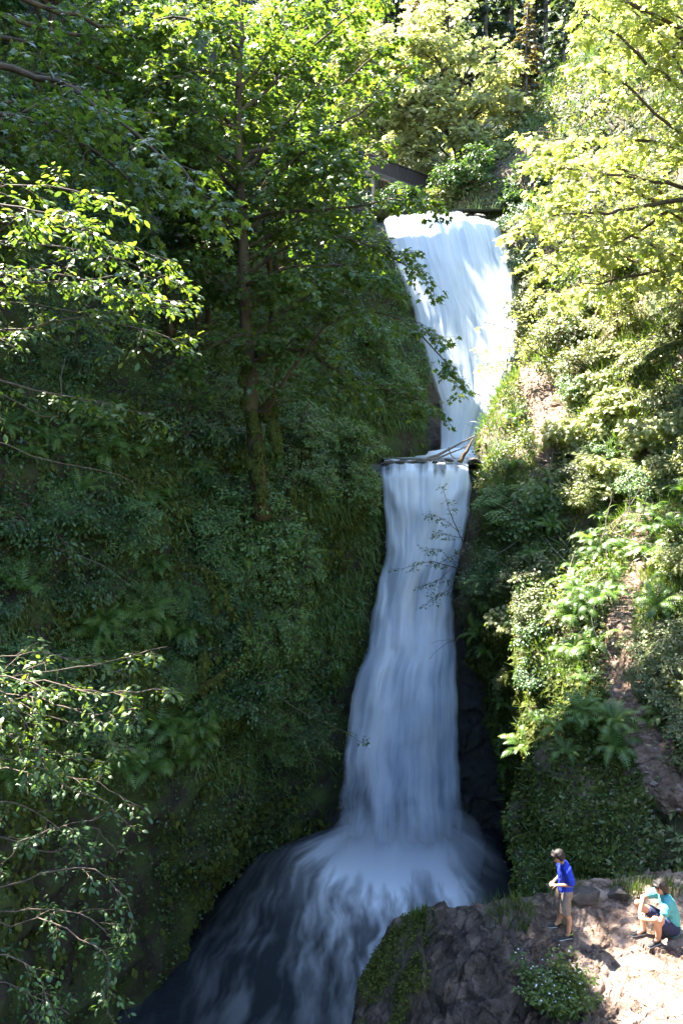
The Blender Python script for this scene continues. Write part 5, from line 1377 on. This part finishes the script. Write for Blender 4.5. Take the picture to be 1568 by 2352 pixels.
for k in range(90):
    q, rad = t.limbs[t.r.integers(0, len(t.limbs))]
    o = link('flower', flm, fl); o.location = Vector(q[-1] - p0 + t.r.normal(0, .06, 3) + [0, 0, .03]); s = t.r.uniform(.011, .019); o.scale = (s, s, s)
    o.rotation_euler = (t.r.uniform(-.7, .7), t.r.uniform(-.7, .7), 0)
# fallen leaves and twigs lying on the sunlit rock: too many small ones to count
V, Fc, LPs = [], [], []
g = np.random.default_rng(8)
pp = []
for k in range(420):
    u, v = g.uniform(1180, 1568), g.uniform(2120, 2352)
    h_ = ledge_hit(u, v); pp.append(h_[0] + h_[1] * .012)
pp = np.array(pp); n = len(pp)
v, f = leaf_array(pp, unit(np.stack([g.normal(0, 1, n), g.normal(0, 1, n), g.normal(0, .15, n)], -1)), unit(np.array([0, 0, 1]) + g.normal(0, .25, (n, 3))), g.uniform(.02, .06, n), 'ovate')
M['litter'] = leaf_mat('leaf_litter', [(0, (0.08, 0.04, 0.015)), (.5, (0.16, 0.08, 0.03)), (1, (0.22, 0.15, 0.05))], trans=.1)
link('leaf_litter', mesh_np('leaf_litter', v, f, M['litter']), None, kind='stuff')

# ------------------------------------------------------------------ people
M['skin'] = plain('skin', (0.50, 0.27, 0.17), 0.55, 0.35, 0.06, 12)
M['hair'] = noise_mat('black_hair', [(0.3, (0.010, 0.008, 0.008)), (0.7, (0.03, 0.024, 0.024))], scale=30, rough=0.55, bump=0.6, bscale=60, bdist=0.01, spec=0.3, stretch=(1, 1, .2))
M['blue'] = plain('blue_cotton', (0.03, 0.055, 0.42), 0.85, 0.1, 0.1, 14)
M['teal'] = plain('teal_cotton', (0.10, 0.36, 0.38), 0.85, 0.1, 0.1, 14)
M['khaki'] = plain('grey_khaki', (0.22, 0.175, 0.15), 0.85, 0.1, 0.1, 14)
M['navy'] = plain('navy_cotton', (0.035, 0.04, 0.085), 0.85, 0.1, 0.1, 14)
M['shoe'] = plain('black_shoe', (0.018, 0.018, 0.02), 0.6, 0.3, 0.2, 20)
M['sole'] = plain('pale_sole', (0.45, 0.44, 0.40), 0.7, 0.2, 0.1, 20)
M['lime'] = plain('lime_trim', (0.35, 0.62, 0.05), 0.6, 0.2, 0.1, 20)
M['eye'] = plain('eye', (0.02, 0.015, 0.012), 0.2, 0.5, 0.05, 20)
M['lip'] = plain('lip', (0.40, 0.16, 0.12), 0.5, 0.4, 0.05, 20)

class Body:
    """overlapping lofted limbs, fused into one continuous surface by a voxel remesh"""
    def __init__(self): self.bm = bmesh.new()
    def limb(self, p, rad, wide=None, n=14, steps=8):
        """p joints, rad radius at each joint (or (side, depth) pairs along 'wide' and across it)"""
        p = [np.asarray(q, float) for q in p]
        rr_ = np.array([(r, r) if np.isscalar(r) else r for r in rad], float)
        m = (len(p) - 1) * steps + 1
        c = resample(p, m) if len(p) > 2 else np.linspace(p[0], p[1], m)
        tt = np.linspace(0, len(p) - 1, m)
        ra = np.interp(tt, range(len(p)), rr_[:, 0]); rb = np.interp(tt, range(len(p)), rr_[:, 1])
        t = unit(np.gradient(c, axis=0))
        W = np.array(wide if wide is not None else ((1, 0, 0) if abs(t[0][0]) < .8 else (0, 1, 0)), float)
        # rounded ends
        e0 = [(c[0] - t[0] * rb[0] * q, math.sqrt(max(0, 1 - q * q))) for q in (.97, .8, .5)]
        e1 = [(c[-1] + t[-1] * rb[-1] * q, math.sqrt(max(0, 1 - q * q))) for q in (.5, .8, .97)]
        C = [q for q, _ in e0] + list(c) + [q for q, _ in e1]
        RA = [ra[0] * k for _, k in e0] + list(ra) + [ra[-1] * k for _, k in e1]; RB = [rb[0] * k for _, k in e0] + list(rb) + [rb[-1] * k for _, k in e1]
        TT = [t[0]] * 3 + list(t) + [t[-1]] * 3
        rings = []
        for q, a_, b_, tn in zip(C, RA, RB, TT):
            w = W - tn * (W @ tn); w /= np.linalg.norm(w) + 1e-9; d_ = np.cross(tn, w)
            rings.append([self.bm.verts.new(q + w * a_ * math.cos(x) + d_ * b_ * math.sin(x)) for x in np.linspace(0, 2 * math.pi, n, endpoint=False)])
        for r0, r1 in zip(rings[:-1], rings[1:]):
            for k in range(n): self.bm.faces.new((r0[k], r0[(k + 1) % n], r1[(k + 1) % n], r1[k]))
        self.bm.faces.new(rings[0][::-1]); self.bm.faces.new(rings[-1])
        return self
    def ball(self, c, r, rot=None):
        mt = Matrix.Translation(Vector(c)) @ (rot.to_4x4() if rot else Matrix()) @ Matrix.Diagonal((*r, 1))
        bmesh.ops.create_uvsphere(self.bm, u_segments=16, v_segments=12, radius=1, matrix=mt)
        return self
    def obj(self, name, mat, parent, voxel=0.008, smooth=4):
        bmesh.ops.recalc_face_normals(self.bm, faces=self.bm.faces)
        me = bpy.data.meshes.new(name); self.bm.to_mesh(me); self.bm.free()
        o = link(name, me, parent)
        if voxel:
            md = o.modifiers.new('remesh', 'REMESH'); md.mode = 'VOXEL'; md.voxel_size = voxel; md.use_smooth_shade = True
            md = o.modifiers.new('smooth', 'SMOOTH'); md.iterations = smooth; md.factor = 0.5
            bpy.context.view_layer.update()
            dg = bpy.context.evaluated_depsgraph_get()
            nm_ = bpy.data.meshes.new_from_object(o.evaluated_get(dg)); o.modifiers.clear(); o.data = nm_; nm_.name = name
            me = nm_
        if mat in ('blue', 'teal', 'khaki', 'navy'):
            co = np.zeros(len(me.vertices) * 3, np.float32); me.vertices.foreach_get('co', co); co = co.reshape(-1, 3)
            nn = np.zeros(len(me.vertices) * 3, np.float32); me.vertices.foreach_get('normal', nn); nn = nn.reshape(-1, 3)
            wv = fbm(co * np.array([9, 9, 14]) + 3 * fbm(co * 5, 2, 7)[:, None], 3, 8)
            co = co + nn * (0.011 * (np.abs(wv) ** .8 * np.sign(wv)))[:, None]; me.vertices.foreach_set('co', co.astype(np.float32).ravel()); me.update()
        me.materials.clear(); me.materials.append(M[mat])
        for p_ in me.polygons: p_.use_smooth = True
        return o

def hand(B, wrist, d, palm_n, curl, s=1.0, flip=1):
    """palm and five separate bent fingers; d along the hand, palm_n out of the palm"""
    d = unit(np.array(d, float)); n = unit(np.array(palm_n, float) - d * (np.array(palm_n, float) @ d)); w = np.cross(d, n) * flip
    wrist = np.array(wrist, float)
    B.limb([wrist, wrist + d * .04 * s, wrist + d * .085 * s], [(.026 * s, .018 * s), (.037 * s, .015 * s), (.040 * s, .013 * s)], wide=w)
    for k, (off, ln) in enumerate(((-.030, .066), (-.010, .076), (.010, .070), (.029, .055))):
        p = wrist + d * .085 * s + w * off * s; a = 0; ch = [p - d * .02 * s]; dd = d
        ch.append(p)
        for j in range(3):
            a += curl * (.7 + .25 * j); dd = d * math.cos(a) + n * math.sin(a)
            p = p + dd * ln * s * (.44, .32, .24)[j]; ch.append(p)
        B.limb(ch, [.0088 * s, .0088 * s, .0085 * s, .008 * s, .0072 * s], n=8, steps=3)
    p = wrist + d * .03 * s - w * .030 * s
    B.limb([p, p + (d * .6 - w * .7 + n * .3) * .038 * s, p + (d * .9 - w * .75 + n * .7) * .062 * s], [.011 * s, .0095 * s, .008 * s], n=8, steps=3)

def head(B, c, fwd, up, s=1.0):
    """skull, jaw, nose, ears, neck root; returns a frame"""
    f = unit(np.array(fwd, float)); u = unit(np.array(up, float) - f * (np.array(up, float) @ f)); w = np.cross(u, f)
    c = np.array(c, float)
    q = lambda x, y, z: c + (f * x + w * y + u * z) * s
    rot = Matrix((f, w, u)).transposed()
    B.ball(q(-.008, 0, .03), (.098 * s, .078 * s, .092 * s), rot)
    B.ball(q(.020, 0, -.045), (.070 * s, .060 * s, .075 * s), rot)
    B.ball(q(.055, 0, -.095), (.024 * s, .026 * s, .020 * s), rot)
    B.limb([q(.086, 0, .015), q(.103, 0, -.025)], [.010 * s, .016 * s], n=8)
    B.ball(q(.082, 0, -.062), (.014 * s, .024 * s, .012 * s), rot)
    for sd in (-1, 1):
        B.ball(q(-.012, sd * .078, -.012), (.018 * s, .010 * s, .030 * s), rot)
        B.ball(q(.078, sd * .032, .030), (.012 * s, .022 * s, .008 * s), rot)
        B.ball(q(.066, sd * .040, -.030), (.018 * s, .018 * s, .016 * s), rot)
    return q, rot

def face(parent, q, rot, s):
    for sd in (-1, 1):
        B = Body(); B.ball(q(.084, sd * .031, .008), (.008 * s, .014 * s, .008 * s), rot); B.obj('eye', 'eye', parent, 0)
        B = Body(); B.limb([q(.092, sd * .016, .036), q(.088, sd * .034, .042), q(.074, sd * .050, .034)], [.004 * s, .005 * s, .003 * s], n=6, steps=3); B.obj('eyebrow', 'hair', parent, 0)
    B = Body(); B.limb([q(.088, -.024, -.062), q(.098, 0, -.060), q(.088, .024, -.062)], [.004 * s, .007 * s, .004 * s], n=6, steps=3); B.obj('mouth', 'lip', parent, 0)

def hair(parent, q, rot, s, longer=0.0):
    B = Body()
    B.ball(q(-.020, 0, .048), (.108 * s, .091 * s, .090 * s), rot)
    B.ball(q(-.050, 0, .005 - longer), (.080 * s, .088 * s, (.085 + longer) * s), rot)
    B.limb([q(.070, -.045, .085), q(.088, 0, .090), q(.070, .045, .085)], [.028 * s, .030 * s, .028 * s])
    for k in range(16):
        a_ = -2.2 + 4.4 * k / 15
        B.limb([q(-.02 - .07 * math.cos(a_), .080 * math.sin(a_), .06), q(-.025 - .085 * math.cos(a_), .090 * math.sin(a_), -.01 - longer), q(-.025 - .080 * math.cos(a_), .085 * math.sin(a_), -.055 - longer * 1.6 - R.uniform(0, .02))], [.022 * s, .018 * s, .008 * s], n=7, steps=3)
    for k in range(7):
        y_ = -.06 + .02 * k
        B.limb([q(.03, y_, .13), q(.082, y_ * 1.05, .095), q(.095, y_ * 1.1, .052 + R.uniform(0, .015))], [.018 * s, .014 * s, .006 * s], n=7, steps=3)
    B.obj('hair', 'hair', parent, 0.007, 2)

def shoe(parent, heel, toe, up=(0, 0, 1), trim='lime', s=1.0):
    heel, toe = np.array(heel, float), np.array(toe, float); d = toe - heel; L = np.linalg.norm(d); d /= L
    u = unit(np.array(up, float) - d * (np.array(up, float) @ d)); w = np.cross(u, d)
    q = lambda x, z: heel + d * x * L + u * z
    B = Body(); B.limb([q(0.06, .045), q(.4, .045), q(.75, .032), q(.95, .026)], [(.034, .038), (.036, .036), (.042, .024), (.032, .018)], wide=w)
    B.limb([q(.10, .06), q(.14, .105)], [(.034, .038), (.036, .042)], wide=w)
    o = B.obj('shoe', 'shoe', parent, 0.007, 2)
    B = Body(); B.limb([q(0.04, .010), q(.4, .010), q(.72, .010), q(.97, .012)], [(.036, .013), (.036, .013), (.045, .013), (.034, .011)], wide=w); B.obj('sole', 'sole', o, 0)
    if trim:
        B = Body()
        ring = [q(.14, .100) + (d * math.cos(x) * .044 + w * math.sin(x) * .039) for x in np.linspace(0, 2 * math.pi, 13)]
        B.limb(ring, [.006] * 13, n=6, steps=2); B.obj('trim', trim, o, 0)
        for k in range(3):
            B = Body(); B.limb([q(.36 + .1 * k, .075 - .012 * k) - w * .026, q(.38 + .1 * k, .083 - .013 * k), q(.36 + .1 * k, .075 - .012 * k) + w * .026], [.004] * 3, n=5, steps=2); B.obj('lace', trim, o, 0)

# --- standing person, faces the water (-x), head bowed, hands together in front
pc, pn = ledge_hit(1292, 2136)
per = thing('person', 'person in blue T-shirt, grey shorts and dark lime-trimmed sneakers standing on the ledge, head bowed', 'person', None, pc)
gz = lambda dx, dy: ledge_at(pc[0] + dx, pc[1] + dy)[2] - pc[2]
B = Body()
zA, zB = gz(-.05, .10), gz(.02, -.12)
hipL, hipR = (0.02, -.09, .80), (0.02, .09, .80)
fa, fb = (-.06, .10, .09 + zA), (.06, -.10, .09 + zB)      # ankles: far one ahead
B.limb([hipR, (-.07, .10, .45), (-.01, .10, .28), fa], [.082, .058, .056, .036])
B.limb([hipL, (-.03, -.10, .45), (.06, -.10, .28), fb], [.082, .058, .056, .036])
B.limb([(0.02, 0, .80), (0.0, 0, .98), (0.0, 0, 1.14), (-.01, 0, 1.26)], [(.145, .10), (.125, .088), (.15, .10), (.12, .07)], wide=(0, 1, 0))
B.limb([(-.02, 0, 1.26), (-.075, 0, 1.36)], [.05, .048])
q, rot = head(B, (-.125, 0, 1.44), (-.86, -.08, -.52), (-.5, 0, .86), .98)
for sd in (-1, 1):
    sh = (-.005, sd * .150, 1.225); el = (0.04, sd * .20, .99); wr = (-.17, sd * .07, .93)
    B.limb([sh, el], [.046, .038]); B.limb([el, wr], [.038, .026])
    hand(B, wr, (-.75, -sd * .5, -.1), (.2, 0, -1), .55, .95, sd)
B.limb([fa, (-.11, .10, .05 + zA)], [.034, .03]); B.limb([fb, (.02, -.10, .05 + zB)], [.034, .03])
B.obj('body', 'skin', per)
face(per, q, rot, .98); hair(per, q, rot, .98)
B = Body()
B.limb([(.025, 0, .80), (0.005, 0, .95), (0.0, 0, 1.13), (-.01, 0, 1.265)], [(.180, .135), (.165, .118), (.175, .122), (.145, .082)], wide=(0, 1, 0))
for sd in (-1, 1): B.limb([(-.01, sd * .13, 1.245), (0.015, sd * .19, 1.13), (0.03, sd * .203, 1.05)], [.084, .080, .078])
o = B.obj('t_shirt', 'blue', per)
B = Body()
B.limb([(.02, 0, .86), (.02, 0, .76)], [(.165, .12), (.175, .13)], wide=(0, 1, 0))
B.limb([(0.02, .09, .78), (-.05, .10, .55), (-.055, .10, .43)], [.105, .098, .100]); B.limb([(0.02, -.09, .78), (-.02, -.10, .55), (-.01, -.10, .43)], [.105, .098, .100])
B.obj('shorts', 'khaki', per)
shoe(per, (.0, .10, zA), (-.25, .115, zA + .005)); shoe(per, (.13, -.10, zB), (-.13, -.12, zB + .0))
per.rotation_euler = (0, 0, 0.15); per.scale = (.88, .88, .88)

# --- seated person, knees up, turned towards the water
sc_, _ = ledge_hit(1512, 2168)
pr = thing('person', 'black-haired person in teal T-shirt and navy shorts sitting on the sunlit rock, knees drawn up', 'person', None, sc_)
g0 = lambda x, y: ledge_at(sc_[0] + x, sc_[1] + y)[2] - sc_[2]
B = Body()
pel = np.array((.26, .22, .16 + .5 * g0(.26, .22)))
hipN, hipF = pel + (-.02, -.10, 0), pel + (-.04, .10, 0)
knN, knF = np.array((-.10, -.06, .45)), np.array((-.24, .32, .50))
anN, anF = np.array((-.03, -.02, .09 + g0(-.03, -.02))), np.array((-.18, .20, .09 + g0(-.18, .20)))
neck = np.array((.12, .20, .71))
B.limb([hipN, knN], [.092, .060]); B.limb([knN, (knN + anN) / 2 + (.03, 0, 0), anN], [.056, .055, .036])
B.limb([hipF, knF], [.092, .060]); B.limb([knF, (knF + anF) / 2 + (.03, .01, 0), anF], [.056, .055, .036])
B.limb([pel, pel * .6 + neck * .4 + (.05, 0, 0), pel * .25 + neck * .75 + (.03, 0, 0), neck], [(.15, .115), (.135, .10), (.15, .10), (.11, .065)], wide=(.15, 1, 0))
hd = np.array((.055, .17, .87))
B.limb([neck, hd + (.02, 0, -.07)], [.05, .048])
q, rot = head(B, hd, (-.78, -.42, -.42), (-.3, -.1, .94), .98)
shN, shF = neck + (.03, -.17, -.04), neck + (-.02, .17, -.04)
elN, elF = np.array((-.03, -.10, .45)), np.array((-.13, .40, .56))
wrN, wrF = np.array((-.22, .02, .40)), np.array((-.27, .16, .42))
B.limb([shN + (0, .02, -.01), elN], [.042, .038]); B.limb([elN, wrN], [.038, .026]); B.limb([shF + (0, -.02, -.01), elF], [.042, .038]); B.limb([elF, wrF], [.038, .026])
hand(B, wrN, (-.6, .55, .05), (.5, .3, -.4), .6, .95, 1); hand(B, wrF, (-.1, -.9, -.1), (.8, -.1, -.3), .6, .95, -1)
B.limb([anN, anN + (-.10, -.04, -.05)], [.034, .03]); B.limb([anF, anF + (-.10, -.03, -.05)], [.034, .03])
B.obj('body', 'skin', pr)
face(pr, q, rot, .98); hair(pr, q, rot, .98, 0.03)
B = Body()
B.limb([pel + (.02, 0, -.04), pel * .6 + neck * .4 + (.055, 0, 0), pel * .25 + neck * .75 + (.03, 0, 0), neck + (0, 0, .0)], [(.18, .15), (.165, .13), (.175, .122), (.13, .075)], wide=(.15, 1, 0))
B.limb([neck + (.02, -.12, -.025), shN * .5 + elN * .5], [.086, .076]); B.limb([neck + (-.01, .12, -.025), shF * .5 + elF * .5], [.086, .076])
B.obj('t_shirt', 'teal', pr)
B = Body()
B.limb([pel + (0, -.07, -.01), pel + (0, .07, -.01)], [.135, .135])
B.limb([hipN, hipN * .45 + knN * .55], [.115, .098]); B.limb([hipF, hipF * .45 + knF * .55], [.115, .098])
B.obj('shorts', 'navy', pr)
for an_, d_ in ((anN, np.array((-.20, -.10, 0))), (anF, np.array((-.22, -.05, 0)))):
    hl = an_ + (.04, .02, -.09); shoe(pr, hl, hl + d_ * 1.15, trim=None)

# dead sticks strewn over the open slope
g = np.random.default_rng(12)
p_, n_ = scatter(RV, RF, 260, g, 2.0, lambda c, n: (c[:, 2] > -6) * 1.0)
pl = []
for a_, b_ in zip(p_, n_):
    d_ = unit(g.normal(0, 1, 3) + np.array([0, 0, .2])); d_ = unit(d_ - b_ * (d_ @ b_) * .7); l_ = g.uniform(.5, 1.8)
    s_ = a_ + b_ * .25
    pl.append((resample([s_, s_ + d_ * l_ * .5 + g.normal(0, .06, 3), s_ + d_ * l_ + g.normal(0, .12, 3)], 7), np.linspace(g.uniform(.010, .022), .005, 7)))
v, f = tubes(pl, 4)
link('dead_sticks', mesh_np('dead_sticks', v, f, M['dry_wood'], True), None, kind='stuff')
# dark wet stones that break the lip of the lower falls, and the notch in the crest of the upper ones
M['dark_stone'] = M['wet_rock']
lip = [stone_mesh(580 + i, .7, 3) for i in range(3)]
for m_ in lip: m_.materials.clear(); m_.materials.append(M['wet_rock'])
host = bpy.data.objects['lower_cliff']
for i, (u, v, s_) in enumerate(((888, 1066, .26), (915, 1062, .22), (945, 1064, .17), (968, 1060, .24), (1000, 1062, .15), (1030, 1058, .17), (1085, 1056, .22))):
    o = link('stone', lip[i % 3], host); o.location = P(u, v, 29.0); o.scale = (s_ * 1.4, s_, s_ * .7); o.rotation_euler = (0, 0, i * 1.1)
host = bpy.data.objects['upper_cliff']
for i, (u, v, s_) in enumerate(((1092, 500, .42), (1130, 508, .34), (1075, 494, .22))):
    o = link('stone', lip[i % 3], host); o.location = P(u, v, 38.6); o.scale = (s_ * 1.5, s_, s_ * .6); o.rotation_euler = (0, 0, i * 2.1)
